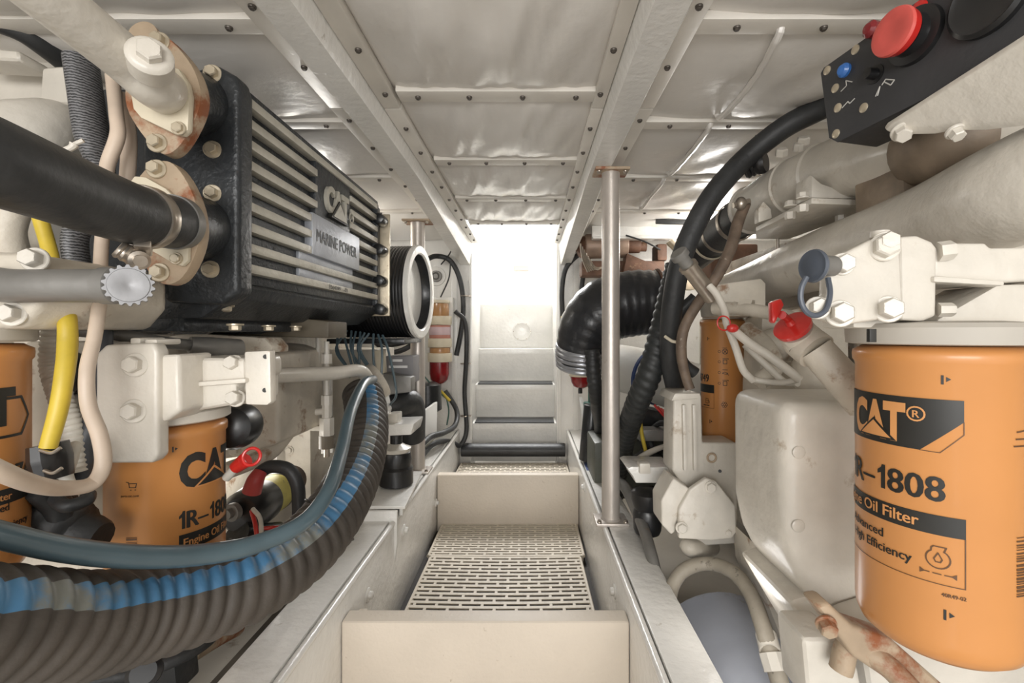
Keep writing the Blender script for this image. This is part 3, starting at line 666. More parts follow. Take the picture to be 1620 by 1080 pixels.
# filter head
t = root('filter_head', (-.50, .62, -.1), 'cream cast oil filter head with bolted plate above the left oil filter', 'filter head')
M().slab([(166, 545), (242, 542), (249, 556), (249, 722), (240, 733), (150, 733), (150, 560)], .552, .020, .005, 3).go('face_plate', PAINT, t)
for x, y in ((215, 577), (213, 650)): bolt(U(x, y, .552), (.15, -1, .1), t, .0098, .010, 1.45, PAINT)
k = M().slab([(246, 562), (283, 560), (285, 650), (260, 668), (246, 664)], .560, .06, .006, 3); k.slab([(205, 534), (222, 534), (222, 546), (205, 546)], .56, .04, .003).slab([(228, 536), (248, 536), (248, 546), (228, 546)], .56, .04, .003)
k.slab([(280, 566), (388, 566), (390, 600), (372, 606), (372, 640), (300, 652), (280, 640)], .60, .09, .008, 3); k.slab([(282, 606), (388, 598), (388, 606), (282, 614)], .592, .02, .003)
k.slab([(335, 566), (392, 566), (392, 640), (350, 640)], .62, .08, .008, 3)
k.go('casting', PAINT, t)
for x, y in ((372, 575), (375, 630)): bolt(U(x, y, .608), (.1, -1, .2), t, .0092, .012, 1.2, PAINT)
M().slab([(386, 556), (427, 554), (429, 636), (422, 641), (388, 640)], .60, .014, .003).go('end_plate', PAINT, t)
for x, y in ((420, 564), (419, 617)): M().cyl(U(x, y, .5995), U(x, y, .605), .003, seg=12).go('bolt_hole', INK, t)
# black cap behind filter head
tag(M().lathe(U(378, 672, .76), (.3, -1, .1), [(0, .036), (.03, .036), (.05, .030), (.056, .018), (.056, 0)], 28).go('round_black_cap', GLOSSBLK), 'glossy round black cap behind the left filter head', 'cap')
tag(M().tube(T((120, 522, .60), (180, 528, .62), (250, 540, .66), (300, 546, .70)), .0085, 14, 8).tube(T((300, 546, .70), (345, 550, .73), (378, 552, .76)), [.013, .0155, .016, .016], 16, 6).go('corrugated_sleeve_pipe', GREYMET), 'grey wrapped pipe running under the black aftercooler', 'pipe')
k = M().slab([(265, 532), (300, 526), (418, 534), (430, 548), (430, 558), (262, 552)], .84, .06, .004); tag(k.go('engine_ledge', PAINT2), 'cream ledge casting under the middle of the aftercooler', 'casting')
k = M().slab([(180, 470), (520, 508), (520, 535), (420, 532), (300, 525), (180, 515)], .98, .1, .004); tag(k.go('rocker_cover', mat('dark_olive_metal', lin(92, 84, 70), .5, .1, .3, 8, .2, 30)), 'dark olive engine cover in the gap below the aftercooler', 'cover')
# ---------------------------------------------------------------- round duct
t = root('round_duct', (-.42, 1.49, 0), 'round black air duct with a glossy white rim facing the walkway', 'air duct')
c = V((-.347, 1.49, .127)); ax = V((1, -.06, 0)).normalized(); R = .147; pr = [(-.27, .120)]
for q in range(26): pr += [(-.262 + q * .0098, R - .003), (-.259 + q * .0098, R - .0018), (-.255 + q * .0098, R - .0018), (-.2525 + q * .0098, R - .003)]
pr += [(-.004, R - .002)]
M().lathe(c, ax, pr, 28, False).go('shell', GLOSSBLK, t, ang=20)
M().lathe(c, ax, [(-.010, R), (.001, R + .001), (.004, R - .003), (.004, R - .024), (.001, R - .028), (-.008, R - .028)], 64, False).go('rim', WHITE, t, ang=30)
M().lathe(c, ax, [(-.002, R - .029), (-.022, R - .030), (-.030, R - .034)], 48, False).go('inner_wall', BLACK, t, ang=50)
M().lathe(c, ax, [(-.0305, R - .033), (-.027, .06), (-.026, .0)], 48, False).go('lit_inner_cone', WHITE, t, ang=50)  # white colour stands in for light falling inside the duct
k = M().bb((-.60, 1.38, -.035), (-.37, 1.60, -.02), .003); k.go('saddle', BLACK, t)
# ---------------------------------------------------------------- hoses in the foreground
t = root('ribbed_hose', (-.4, .6, -.4), 'very thick ribbed black hose with a blue stripe sweeping across the lower left', 'hose')
hp = T((-280, 1000, .29), (-110, 1003, .34), (0, 997, .385), (110, 993, .44), (210, 975, .50), (310, 950, .56), (400, 920, .62), (480, 868, .70), (530, 810, .79), (562, 750, .91), (577, 695, 1.02), (579, 650, 1.12), (574, 622, 1.18))
def striped_hose(pts, r, period, amp, target, seg=56, n=22):
    # the stripe follows one side of the hose: the side nearest to a fixed direction at its start, carried along
    P = crom([V(p) for p in pts], n); N = len(P); o = bmesh.new(); rings = []; ds = 0
    Tn = [(P[min(i + 1, N - 1)] - P[max(i - 1, 0)]).normalized() for i in range(N)]
    u = V(target(0)); mi = []
    for i in range(N):
        if i: ds += (P[i] - P[i - 1]).length
        u = V(target(i / (N - 1))); u = (u - Tn[i] * u.dot(Tn[i])).normalized(); v = Tn[i].cross(u)
        rings.append([o.verts.new(P[i] + (u * math.cos(k * 2 * PI / seg) + v * math.sin(k * 2 * PI / seg)) * (r + amp * ridge(ds / period + k / seg))) for k in range(seg)])
    for A, B in zip(rings, rings[1:]):
        for k in range(seg):
            f = o.faces.new((A[k], A[(k + 1) % seg], B[(k + 1) % seg], B[k]))
            if k in (seg - 2, seg - 1, 0, 1, 2): f.material_index = 1
    o.faces.new(rings[0][::-1]); o.faces.new(rings[-1]); bmesh.ops.recalc_face_normals(o, faces=o.faces[:])
    m = M(); m.merge(o); return m
def st_dir(f):
    a = V((.74, -.10, .66)); c = V((.46, -.40, .78)); 
    return a.lerp(c, f / .5) if f < .5 else c.lerp(V((.40, -.50, .72)), (f - .5) / .5)
striped_hose(hp, .0450, .0215, .0045, st_dir).go('tube', [RUBBER2, STRIPE], t, ang=80)
M().tube(T((600, 600, 1.26), (582, 612, 1.24), (576, 625, 1.22)), .050, 20, 6).go('end_collar', PAINT2, t, ang=60)
pc = U(521, 822, .77); M().ring(pc + V((.0, .0, .0)), (.5, .5, .6), .0505, .0022, 40).go('cable_tie', INK, t)
t = pipe('grey_hose', [(-120, 812, .34), (0, 846, .385), (110, 870, .43), (210, 880, .475), (310, 878, .53), (400, 862, .58), (480, 826, .63), (520, 775, .685), (540, 715, .78), (555, 650, .90), (575, 607, 1.03), (590, 600, 1.13)], [.0100, .0104, .0110, .0116, .0118, .0116] + [.0108] * 6, GREYHOSE, 'slim blue-grey hose looping above the thick ribbed hose', 'hose', seg=20, n=12)
# ---------------------------------------------------------------- cables at the far left
pipe('braided_sleeve', [(128, 95, .60), (136, 150, .60), (146, 215, .60), (160, 270, .60), (150, 320, .60), (120, 370, .58), (122, 420, .58)], [.0215, .0215, .0220, .017, .016, .016, .016], BRAID, 'thick black braided cable sleeve hanging under the cream pipe', 'cable sleeve', flat=(1, .7))
pipe('cable', [(178, 120, .585), (184, 180, .575), (186, 215, .57), (170, 262, .565), (168, 300, .56), (160, 400, .55), (158, 470, .52), (150, 530, .50), (138, 585, .485), (140, 640, .48), (158, 690, .475), (163, 735, .47), (145, 765, .465), (100, 772, .435), (55, 766, .39), (0, 745, .35), (-60, 715, .33)], [.0075, .0075, .0078, .0075, .007, .0068, .0066, .0064, .0066, .0068, .007, .007, .007, .007, .007, .007, .007], BEIGE, 'beige cable looping round below the left filter head', 'cable')
pipe('cable', [(196, 150, .60), (204, 220, .60), (200, 300, .60), (190, 380, .60)], .0085, BEIGE, 'pale cable behind the rusty flange at upper left', 'cable')
t = pipe('cable', [(62, 340, .56), (78, 395, .56), (88, 440, .55), (104, 490, .50), (107, 545, .49), (101, 600, .48), (92, 650, .475), (76, 708, .47)], [.0075, .0075, .0075, .0080, .0085, .0080, .0078, .0072], YELLOW, 'bright yellow cable hanging down at the far left', 'cable')
pipe('convoluted_sleeve', [(84, 475, .56), (84, 530, .56), (82, 580, .56), (100, 640, .545), (116, 690, .54), (118, 745, .54)], .0100, WIREW, 'white ribbed cable sleeve behind the yellow cable', 'cable sleeve', helix=(.0062, .0020, False), n=24)
pipe('cable', [(165, 470, .60), (162, 560, .58), (163, 620, .57), (140, 690, .55), (128, 755, .55)], [.009, .0105, .010, .011, .010], mat('dusty_black_loom', lin(70, 72, 76), .45, 0, .3, 20, .3, 60, lin(120, 120, 122), .2, 20), 'dusty black cable loom beside the left filter head', 'cable')
t = root('cable_connector', U(80, 735, .48), 'glossy black cable connector at the end of the yellow cable', 'connector')
M().tube(T((76, 702, .48), (80, 725, .48), (86, 756, .48)), [.0155, .0170, .0150], 12, 5, flat=(1.15, .9)).go('shell', GLOSSBLK, t, ang=30); M().tube(T((64, 712, .463), (82, 716, .462), (96, 708, .464)), .0018, 8, 4).tube(T((70, 744, .463), (84, 748, .462), (98, 740, .464)), .0018, 8, 4).go('latch', STEEL, t)
pipe('cable', [(95, 756, .52), (108, 740, .51), (118, 706, .51), (104, 742, .50), (110, 770, .50)], .006, WIREW, 'short white cable end beside the black connector', 'cable')
k = M().tube(T((30, 800, .52), (70, 815, .53), (120, 840, .54), (160, 850, .54)), [.02, .03, .026, .014], 14, 6, helix=(.03, .004, True)).tube(T((60, 770, .50), (90, 800, .52), (100, 850, .53)), .014, 12, 6).tube(T((88, 790, .50), (105, 800, .49), (135, 792, .50), (140, 782, .51)), .007, 12, 6)
tag(k.go('cable_bundle', RUBBER), 'dark crumpled cable bundle above the grey hose at far left', 'cable bundle')
k = M().tube(T((-40, 20, .70), (30, 45, .72), (75, 75, .75), (125, 115, .80)), .018, 14, 6); tag(k.go('coolant_hose', RUBBER), 'black hose along the top left corner behind the cream pipe', 'hose')
# ---------------------------------------------------------------- starter and its cables
t = root('starter_motor', U(420, 790, .95), 'black starter motor with a yellow label behind the grey hose', 'starter motor')
a0 = U(378, 815, .86); a1 = U(452, 768, 1.10); d = (a1 - a0).normalized()
M().lathe(a0, d, [(0, .012), (.004, .030), (.02, .040), (.07, .043), (.10, .043), (.104, .040)], 36).go('solenoid', GLOSSBLK, t)
M().lathe(a0 + d * .104, d, [(0, .040), (.07, .040), (.072, .036)], 36).go('labelled_body', LABELY, t); M().lathe(a0 + d * .176, d, [(0, .041), (.02, .041), (.022, .03)], 36).go('end_ring', GREYMET, t)
M().lathe(a0 + d * .2 + V((0, 0, .005)), d, [(0, .036), (.08, .036), (.085, .02)], 30).go('drive_housing', mat('brown_metal', lin(88, 72, 58), .5, .2), t)
M().lathe(U(372, 808, .85), (-.2, -1, 0), [(0, .016), (.010, .016), (.011, .009), (.02, .009), (.021, 0)], 20).go('terminal', GREYMET, t)
M().tube(T((372, 850, .85), (400, 858, .88), (440, 850, .93)), [.03, .035, .03], 16, 6).go('lower_casing', BLACK, t)
pipe('red_boot', [(398, 778, .84), (404, 760, .84), (412, 746, .85)], [.016, .0145, .0115], mat('faded_red_rubber', lin(170, 62, 58), .5), 'faded red rubber boot on top of the starter cable', 'boot')
pipe('rubber_hose', [(410, 748, .86), (428, 738, .86), (455, 742, .86), (470, 765, .86), (473, 800, .86), (473, 870, .84)], .0118, RUBBER, 'black rubber hose bending over the starter motor', 'hose', seg=18)
t = root('red_ring_tag', U(392, 728, .66), 'red ring pull on a white rod beside the left oil filter', 'ring pull')
M().tube(T((358, 756, .66), (376, 736, .655)), .006, 12, 3).go('rod', WIREW, t); M().tube(T((373, 739, .655), (388, 728, .65)), [.0088, .0105], 14, 3).go('boot', REDP, t); M().ring(U(398, 722, .65), (.1, -1, .3), .0115, .0022, 24).go('ring', REDP, t)
for q, (m_, pts, lb) in enumerate(((REDP, [(398, 808, .80), (404, 830, .78), (406, 860, .77), (398, 905, .76)], 'red wire hanging down beside the left oil filter'), (WIREW, [(400, 805, .80), (412, 822, .78), (413, 860, .77), (408, 905, .76)], 'white wire hanging beside the red one near the left oil filter'), (REDP, [(412, 836, .86), (440, 834, .86), (466, 836, .88)], 'red wire lying across below the starter motor'), (REDP, [(430, 892, .72), (450, 868, .74), (466, 852, .76)], 'red wire emerging between the two foreground hoses'))):
    pipe('wire', pts, .0036, m_, lb, 'wire', seg=10)
k = M().tube(T((440, 858, .98), (480, 845, 1.0), (510, 790, 1.15), (540, 760, 1.3)), .022, 14, 6); tag(k.go('dark_pipe', GREYMET), 'dark pipe on the bilge floor behind the starter motor', 'pipe')
k = M().tube(T((340, 930, .8), (400, 950, .85), (430, 900, .95), (470, 880, 1.0)), .03, 14, 6).tube(T((355, 870, .78), (385, 880, .80), (430, 905, .85)), .02, 12, 5); tag(k.go('bilge_hose', RUBBER), 'dark hoses lying under the port engine', 'hose')
# valve fittings
t = root('drain_valve', U(517, 640, 1.08), 'cream drain valve fitting hanging beside the grey hose', 'valve')
k = M()
for y0, y1, rr in ((540, 560, .006), (560, 575, .012), (575, 625, .006), (625, 640, .013), (640, 660, .011), (660, 688, .017)): k.cyl(U(517, y0, 1.08), U(517, y1, 1.08), rr, seg=8)
k.cyl(U(517, 650, 1.08), U(490, 652, 1.08), .008, seg=12).cyl(U(490, 636, 1.08), U(490, 662, 1.08), .011, seg=8); k.go('stem', PAINT, t)
M().cyl(U(517, 688, 1.08), U(517, 708, 1.08), .018, seg=16).go('bowl', mat('smoked_plastic', lin(120, 112, 100), .2), t); M().cyl(U(517, 708, 1.08), U(517, 722, 1.08), .007, seg=12).go('spout', STEEL, t)
pipe('fuel_pipe', [(490, 636, 1.1), (488, 600, 1.1), (502, 575, 1.1), (503, 520, 1.1)], .005, PAINT, 'thin cream fuel pipe rising behind the drain valve', 'pipe')
pipe('crossover_pipe', [(430, 594, .88), (480, 592, .96), (530, 590, 1.03), (566, 586, 1.10), (580, 596, 1.14), (588, 620, 1.19)], .0150, PAINT, 'pale metal pipe running from the left filter head towards the ribbed hose', 'pipe', seg=20)
k = M(); random.seed(5)
for q in range(11):
    x = 535 + q * 7; k.tube(T((x, 520 + q, 1.35), (x + random.uniform(-18, 10), 555, 1.33), (x + random.uniform(0, 25), 590 + q * 3, 1.32), (x + random.uniform(5, 30), 640, 1.36)), .0035, 8, 8)
tag(k.go('wiring_harness', GREYHOSE), 'tangle of dark wires between the round duct and the ribbed hose', 'wiring')
k = M().slab([(425, 505), (490, 510), (500, 526), (425, 528)], 1.25, .05, .003); tag(k.go('foil_label_bundle', WHITEP), 'white crumpled wrap glimpsed under the aftercooler', 'wrap')
tag(M().cyl(U(465, 517, 1.2), U(468, 530, 1.2), .012, seg=14).go('sensor_plug', ORANGE), 'small orange plug glimpsed under the aftercooler', 'plug')
k = M().slab([(592, 555), (606, 552), (608, 590), (598, 592)], 1.5, .03, .002); tag(k.go('switch_cover', CREAM), 'small cream cover left of the grey junction box', 'cover')
t = root('junction_box', U(630, 580, 1.56), 'grey junction box with two white label strips beside the left post', 'junction box')
M().bb(U(609, 606, 1.56), U(654, 563, 1.56) + V((0, .09, 0)), .004).go('body', GREYBOX, t); M().bb(U(621, 572, 1.557), U(637, 568, 1.562)).go('label_strip', WHITEP, t); M().bb(U(615, 582, 1.557), U(645, 578, 1.562)).go('label_strip', WHITEP, t)
pipe('rubber_elbow', [(606, 648, 1.52), (630, 640, 1.54), (650, 640, 1.60), (650, 690, 1.66)], [.037, .039, .045, .05], RUBBER, 'short black rubber elbow with clamps left of the post', 'hose elbow', seg=20)
k = M().slab([(605, 590), (650, 597), (650, 620), (612, 625)], 1.5, .06, .004); tag(k.go('pump_top', GREYMET), 'grey metal pump top under the junction box', 'pump')
# motor mount
t = root('engine_mount', U(630, 730, 1.3), 'black rubber engine mount under a white bracket beside the left post', 'engine mount')
Ym = 1.42
M().lathe(U(627, 766, Ym), (0, 0, 1), [(0, .045), (.004, .05), (.05, .050), (.058, .044), (.075, .046), (.098, .042), (.108, .03), (.112, .018), (.15, .018)], 36).go('rubber_body', GLOSSBLK, t)
M().lathe(U(627, 714, Ym), (0, 0, 1), [(0, .040), (.012, .044), (.018, .03), (.028, .014), (.03, 0)], 30).go('cap', PAINT, t)
k = M().slab([(600, 672), (655, 670), (650, 688), (600, 690)], 1.32, .12, .004); k.slab([(596, 610), (604, 612), (612, 650), (604, 690), (600, 720), (596, 720)], 1.32, .05, .003); k.go('bracket', WHITE, t)
M().slab([(612, 655), (629, 654), (629, 672), (612, 672)], 1.34, .05, .004).go('nut', PAINT, t)
t = root('mount_pedestal', (-.42, 1.35, -.78), 'white welded pedestal on the left stringer carrying the engine mount', 'pedestal')
zq = -.4645; pq = lambda x, y: V(((x - CX) * zq / (CY - y), zq * F / (CY - y), zq))
M().prism([pq(575, 800), pq(641, 800), pq(668, 745), pq(606, 745)], (0, 0, -.009), .002).go('top_plate', WHITE, t)
M().prism([pq(575, 803) + V((0, 0, -.009)), pq(628, 803) + V((0, 0, -.009)), V((pq(628, 803).x, pq(628, 803).y, -.56)), V((pq(628, 803).x - .03, pq(628, 803).y, -.78)), V((pq(575, 803).x, pq(575, 803).y, -.78))], (0, .012, 0), .002).go('front_web', WHITE, t)
M().prism([pq(641, 800) + V((-.012, .02, -.009)), pq(664, 750) + V((-.012, 0, -.009)), V((pq(664, 750).x - .012, pq(664, 750).y, -.498)), V((pq(641, 800).x - .012, pq(641, 800).y + .02, -.498))], (-.01, 0, 0), .002).go('side_web', WHITE, t)
# ---------------------------------------------------------------- things on the aft bulkhead, port side
t = root('fuel_separator', U(695, 530, 2.3), 'tall amber and red fuel water separator on the left bulkhead', 'fuel separator')
Yq = 2.28; cx = 696
def col(px_, y0, y1, w, m_, nm, dome=False):
    a = U(px_, y1, Yq); b = U(px_, y0, Yq); R = w / 2 / F * Yq; L = (b - a).length
    if dome: M().lathe(a, (0, 0, 1), [(0, R * .25), (L * .06, R * .6), (L * .2, R * .88), (L * .45, R), (L, R)], 32).go(nm, m_, t)
    else: M().cyl(a, b, R, seg=32, bev=.003).go(nm, m_, t)
col(cx, 478, 500, 28, AMBER, 'upper_bowl'); col(cx, 475, 480, 32, CREAM, 'lid'); col(cx, 500, 514, 37, CREAM, 'collar'); col(cx, 514, 535, 33, mat('pink_banded_label', lin(190, 130, 116), .4), 'middle_bowl'); col(cx, 517, 530, 34, mat('silver_label', lin(200, 176, 180), .4), 'label'); col(cx, 535, 549, 37, CREAM, 'collar'); col(cx, 549, 560, 32, AMBER, 'lower_bowl'); col(cx, 558, 572, 38, CREAM, 'bowl_clamp')
col(cx - 1, 571, 607, 31, REDBOWL, 'sediment_bowl', True); M().cyl(U(695, 606, Yq), U(695, 616, Yq), .010, seg=12).go('drain_cock', BLACK, t)
M().bb(U(676, 572, 2.33), U(716, 470, 2.33) + V((0, .06, 0)), .003).go('back_plate', WHITE, t)
def bh(name, pts, rr, m_, lb, cat='hose'): return pipe(name, pts, rr, m_, lb, cat, seg=12)
bh('bulkhead_hose', [(672, 412, 2.25), (690, 405, 2.33), (712, 412, 2.35), (727, 440, 2.36), (733, 480, 2.36), (730, 520, 2.36), (722, 562, 2.36)], .0125, RUBBER, 'black hose arching over the round bulkhead fitting')
bh('bulkhead_hose', [(720, 492, 2.30), (736, 510, 2.32), (738, 560, 2.33), (735, 620, 2.36), (738, 680, 2.36), (728, 704, 2.33), (712, 698, 2.2), (690, 700, 2.0), (672, 715, 1.85), (664, 730, 1.8)], .0115, RUBBER, 'black hose running down the left bulkhead edge to the stringer')
bh('bulkhead_hose', [(704, 618, 2.30), (722, 648, 2.29), (720, 672, 2.2), (702, 684, 2.0), (682, 690, 1.9), (668, 702, 1.80)], .012, RUBBER, 'black hose curving from the red bowl down to the stringer')
for y in (468, 575, 658):
    tag(M().ring(U(734, y, 2.36), (0, 0, 1), .0155, .0025, 16).bb(U(728, y + 1, 2.37), U(745, y - 1, 2.372) + V((0, .02, 0))).go('hose_clip', STEEL), {468: 'upper metal clip on the left bulkhead hoses', 575: 'middle metal clip on the left bulkhead hoses', 658: 'lower metal clip on the left bulkhead hose'}[y], 'clip', 'clips on the left bulkhead')
for pts, m_, lb in (([(721, 375, 2.2), (712, 400, 2.3), (698, 418, 2.38)], RUBBER, 'thin dark cable crossing above the round bulkhead fitting'), ([(713, 412, 2.3), (710, 440, 2.32), (697, 470, 2.30)], RUBBER, 'thin dark cable hanging over the fuel separator lid'), ([(672, 596, 2.0), (690, 616, 2.2), (706, 630, 2.3)], GREENP, 'thin green wire under the red bowl'), ([(706, 628, 2.36), (710, 650, 2.37), (707, 672, 2.37)], GREENP, 'green wire hanging on the left bulkhead')):
    pipe('wire', pts, .0035, m_, lb, 'wire', seg=8)
tag(M().tube(T((697, 618, 2.28), (712, 634, 2.27)), .007, 10, 3).go('yellow_tag', YELLOW), 'yellow tag on the cable below the red bowl', 'tag')
t = root('round_fitting', U(690, 437, 2.38), 'round grey through-bulkhead fitting left of the steps', 'fitting')
M().lathe(U(690, 437, 2.40), (0, -1, 0), [(0, .05), (.006, .048), (.008, .034)], 32).go('plate', WHITE, t); M().lathe(U(690, 437, 2.392), (0, -1, 0), [(0, .030), (.012, .028), (.013, .02), (.008, .016), (.014, .012), (.014, 0)], 28).go('socket', GREYMET, t)
k = M().prism([U(672, 650, 1.95), U(692, 635, 2.06), U(691, 690, 2.06), U(672, 706, 1.95)], (-.012, .0, 0), .002); tag(k.go('small_panel', WHITEP), 'white panel with dark latches right of the left post', 'panel')
k = M().lathe(U(676, 640, 2.1), (0, 0, -1), [(-.10, .04), (-.09, .06), (.02, .065), (.03, .05)], 24); tag(k.go('black_canister', BLACK), 'black canister just right of the left post', 'canister')
k = M().tube(T((590, 538, 1.95), (615, 556, 1.95), (640, 552, 1.95), (662, 536, 1.98)), .011, 10, 8).tube(T((590, 528, 1.95), (615, 545, 1.95), (648, 540, 1.95)), .009, 10, 8); tag(k.go('draped_hose', RUBBER), 'black hoses draped below the round duct', 'hose')
# ---------------------------------------------------------------- bilge clutter under the ribbed hose
t = root('drain_fitting', U(250, 1040, .62), 'black round drain fitting in the dark bilge below the thick ribbed hose', 'fitting')
M().lathe(U(236, 1062, .60), (.35, -.75, .5), [(0, .012), (.012, .012), (.013, .018), (.024, .019), (.028, .014), (.028, 0)], 28).go('grip', GLOSSBLK, t)
pipe('hose', [(120, 1080, .62), (220, 1062, .66), (290, 1035, .70), (330, 1010, .76), (352, 985, .84)], .011, RUBBER, 'thin black hose low in the port bilge under the ribbed hose', 'hose')
t = root('bilge_bracket', U(215, 1050, .78), 'tan bilge bracket below the thick ribbed hose at lower left', 'bracket')
M().slab([(100, 1040), (235, 1018), (245, 1100), (100, 1100)], .74, .12, .006).go('plate', HULL, t); M().slab([(240, 1012), (272, 1008), (280, 1100), (246, 1100)], .72, .05, .004).go('dark_block', BLACK, t)
M().tube(T((300, 1030, .80), (340, 1006, .86), (372, 990, .92)), .02, 14, 6).go('pipe', RUSTPL, t)
M().bb((-.72, .5, -.798), (-.46, 1.6, -.79)).go('bilge_mat', mat('dark_bilge_mat', lin(84, 78, 70), .5, 0, .3, 8, .1, 30)); tag(ALL[-1], 'dark mat on the port bilge floor', 'mat')  # thin dark sheet covering part of the port bilge floor
# ================================================================ STARBOARD SIDE
def phit(px_, py_, P0, n):      # point of a plane seen at a photo pixel, used to place fittings on a face
    d = V(((px_ - CX) / F, 1, (CY - py_) / F)); return d * (V(P0).dot(n) / d.dot(n))
# ---------------------------------------------------------------- big oil filter
C = (.404, .464); r = .067
t = canister(C, r, -.013, .288, 'largest orange oil filter, at the right edge, with a black emblem block')
M().lathe((C[0], C[1], -.012), (0, 0, 1), [(0, .070), (.001, .0755), (.016, .0765), (.020, .073), (.022, .05)], 64).go('mounting_ring', HULL, t)
hz = lambda x, y: cylhit(C, r, x, y)
sr_, ztop = hz(1525, 634); _, zk = hz(1525, 668); sb_, zb = hz(1455, 711); s2_, zq = hz(1487, 717); s3_, zr = hz(1526, 690)
SL = -.150
put(poly_bm([[(SL, zb), (sb_, zb), (sr_, zk), (sr_, ztop), (SL, ztop)]]), C, r, 0, 0, INK, t, 'emblem_block')
put(line_bm([[(sb_, zb), (s2_, zb - .0003), (sr_, zk - .011), (sr_, zk)]], .0007), C, r, 0, 0, INKMID, t, 'emblem_outline')
sE, zE = hz(1433, 694); sA, zA = hz(1356, 686); zl = zb + .0065; h = ztop - zb - .0125
b = text_bm('CAT', h, 1, -.05); wq = max(v.co.x for v in b.verts); W = sE - hz(1357, 640)[0]
for v in b.verts: v.co.x *= W / wq
put(b, C, r, sE - W, zl, INKLT, t, 'emblem_letters', .0009)
put(poly_bm([[(W * .15, -h * .06), (W * .5, h * .50), (W * .88, -h * .06)]]), C, r, sE - W, zl, INK, t, 'emblem_triangle_edge', .0012)
put(poly_bm([[(W * .22, -h * .01), (W * .5, h * .42), (W * .80, -h * .01)]]), C, r, sE - W, zl, INKLT, t, 'emblem_triangle', .0015)
s_, z_ = hz(1449, 654); put(line_bm([circ(0, 0, .0062)], .0014), C, r, s_, z_, INKLT, t, 'registered_mark_ring', .0009); put(text_bm('R', .0068, 1, .03), C, r, s_ - .0024, z_ - .0034, INKLT, t, 'registered_mark_letter', .0009)
s_, z_ = hz(1496, 795); put(text_bm('1R\u20131808', .0228, .93, .030), C, r, s_, z_, INK, t, 'printed_part_number', align='r')
s1, z1 = hz(1528, 822); _, z2 = hz(1528, 854); put(poly_bm([[(SL, z2), (s1, z2), (s1, z1), (SL, z1)]]), C, r, 0, 0, INK, t, 'printed_band')
s_, z_ = hz(1454, 832); put(text_bm('Engine Oil Filter', .0108, .94, .03), C, r, s_, (z1 + z2) / 2 - .004, INKLT, t, 'printed_band_words', .0009, 'r')
s_, _ = hz(1398, 858); z_ = hz(1443, 889)[1] + .0138; put(text_bm('Advanced', .0088, 1.0, .03), C, r, s_, z_, INK, t, 'printed_words', align='r')
s_, z_ = hz(1443, 889); put(text_bm('High Efficiency', .0088, .96, .03), C, r, s_, z_, INK, t, 'printed_words', align='r')
_, z3 = hz(1530, 933); put(line_bm([[(s1 - .0003, z2), (s1 - .0003, z3), (SL, z3)]], .0008), C, r, 0, 0, INKMID, t, 'printed_frame')
s_, z_ = hz(1484, 884)
put(line_bm([[(-.003, .011), (-.0015, .011), (.0055, .011), (.0040, .0068)] + circ(0, 0, .0082, 1.0, -4.1, 22) + [(-.0045, .0095), (-.003, .011)]], .0011), C, r, s_, z_, INKMID, t, 'printed_oil_symbol')
put(line_bm([[(0, .0055), (.0028, 0), (.0016, -.0026), (-.0016, -.0026), (-.0028, 0), (0, .0055)]], .0010), C, r, s_, z_, INKMID, t, 'printed_oil_drop')
put(line_bm([[(-.0115, -.013), (-.006, -.013)], [(-.0035, -.013), (.002, -.013)], [(.0045, -.013), (.011, -.013)]], .0010), C, r, s_, z_, INKMID, t, 'printed_flow_arrow')
put(poly_bm([[(-.0125, -.0155), (-.0085, -.013), (-.0125, -.0105)], [(.0125, -.0155), (.0085, -.013), (.0125, -.0105)]]), C, r, s_, z_, INKMID, t, 'printed_flow_arrow')
s_, z_ = hz(1529, 951); put(text_bm('40R49-02', .0034, .9, .03), C, r, s_, z_, INKMID, t, 'printed_code', align='r')
mark(C, r, 1497, 602, t, 1.15); mark(C, r, 1502, 975, t, 1.3)
bars(C, r, 1608, 1625, 850, 945, t); s_, z_ = hz(1604, 706); put(line_bm([[(0, 0), (.012, 0)], [(.002, .006), (.010, .006)], [(.003, .012), (.011, .013)]], .0014), C, r, s_, z_, INKMID, t, 'printed_cart_sign')
M().slab([(1376, 520), (1387, 520), (1387, 541), (1376, 541)], .3905, .004, .0003).go('paint_stripe', INK, t)
# filter head
t = root('filter_head', (.40, .46, .0), 'cream filter head casting with big hex bolts above the largest oil filter', 'filter head')
M().slab([(1312, 412), (1384, 376), (1424, 378), (1430, 500), (1332, 515), (1290, 497), (1286, 482), (1310, 470)], .425, .016, .004, 3).go('face_plate', PAINT, t)
for x, y, rr in ((1400, 385, .0085), (1394, 397, .0), (1328, 496, .0095), (1404, 489, .0095), (1293, 487, .008)):
    if rr: bolt(U(x, y, .425), (-.35, -1, .05), t, rr, .012, 1.3, PAINT)
bolt(U(1398, 392, .424), (-.35, -1, .1), t, .0105, .010, 1.2, PAINT)
M().cyl(U(1392, 376, .44), U(1392, 366, .44), .008, seg=14).go('boss', PAINT, t)
k = M(); k.slab([(1424, 374), (1452, 372), (1476, 382), (1484, 392), (1482, 500), (1462, 508), (1426, 506)], .428, .05, .006, 3)
k.slab([(1478, 392), (1500, 384), (1560, 384), (1568, 392), (1700, 390), (1700, 440), (1560, 448), (1478, 438)], .432, .09, .006, 3)
k.slab([(1478, 436), (1590, 444), (1590, 452), (1478, 446)], .424, .02, .003)
k.slab([(1484, 505), (1580, 450), (1700, 448), (1700, 512), (1484, 512)], .446, .06, .008)
k.slab([(1350, 500), (1440, 505), (1440, 519), (1350, 519)], .45, .05, .004)
k.go('casting', PAINT, t)
bolt(U(1484, 398, .43), (1, -.3, .1), t, .009, .012, 0, PAINT, 'stud'); bolt(U(1484, 490, .43), (1, -.3, 0), t, .0065, .012, 0, PAINT, 'stud')
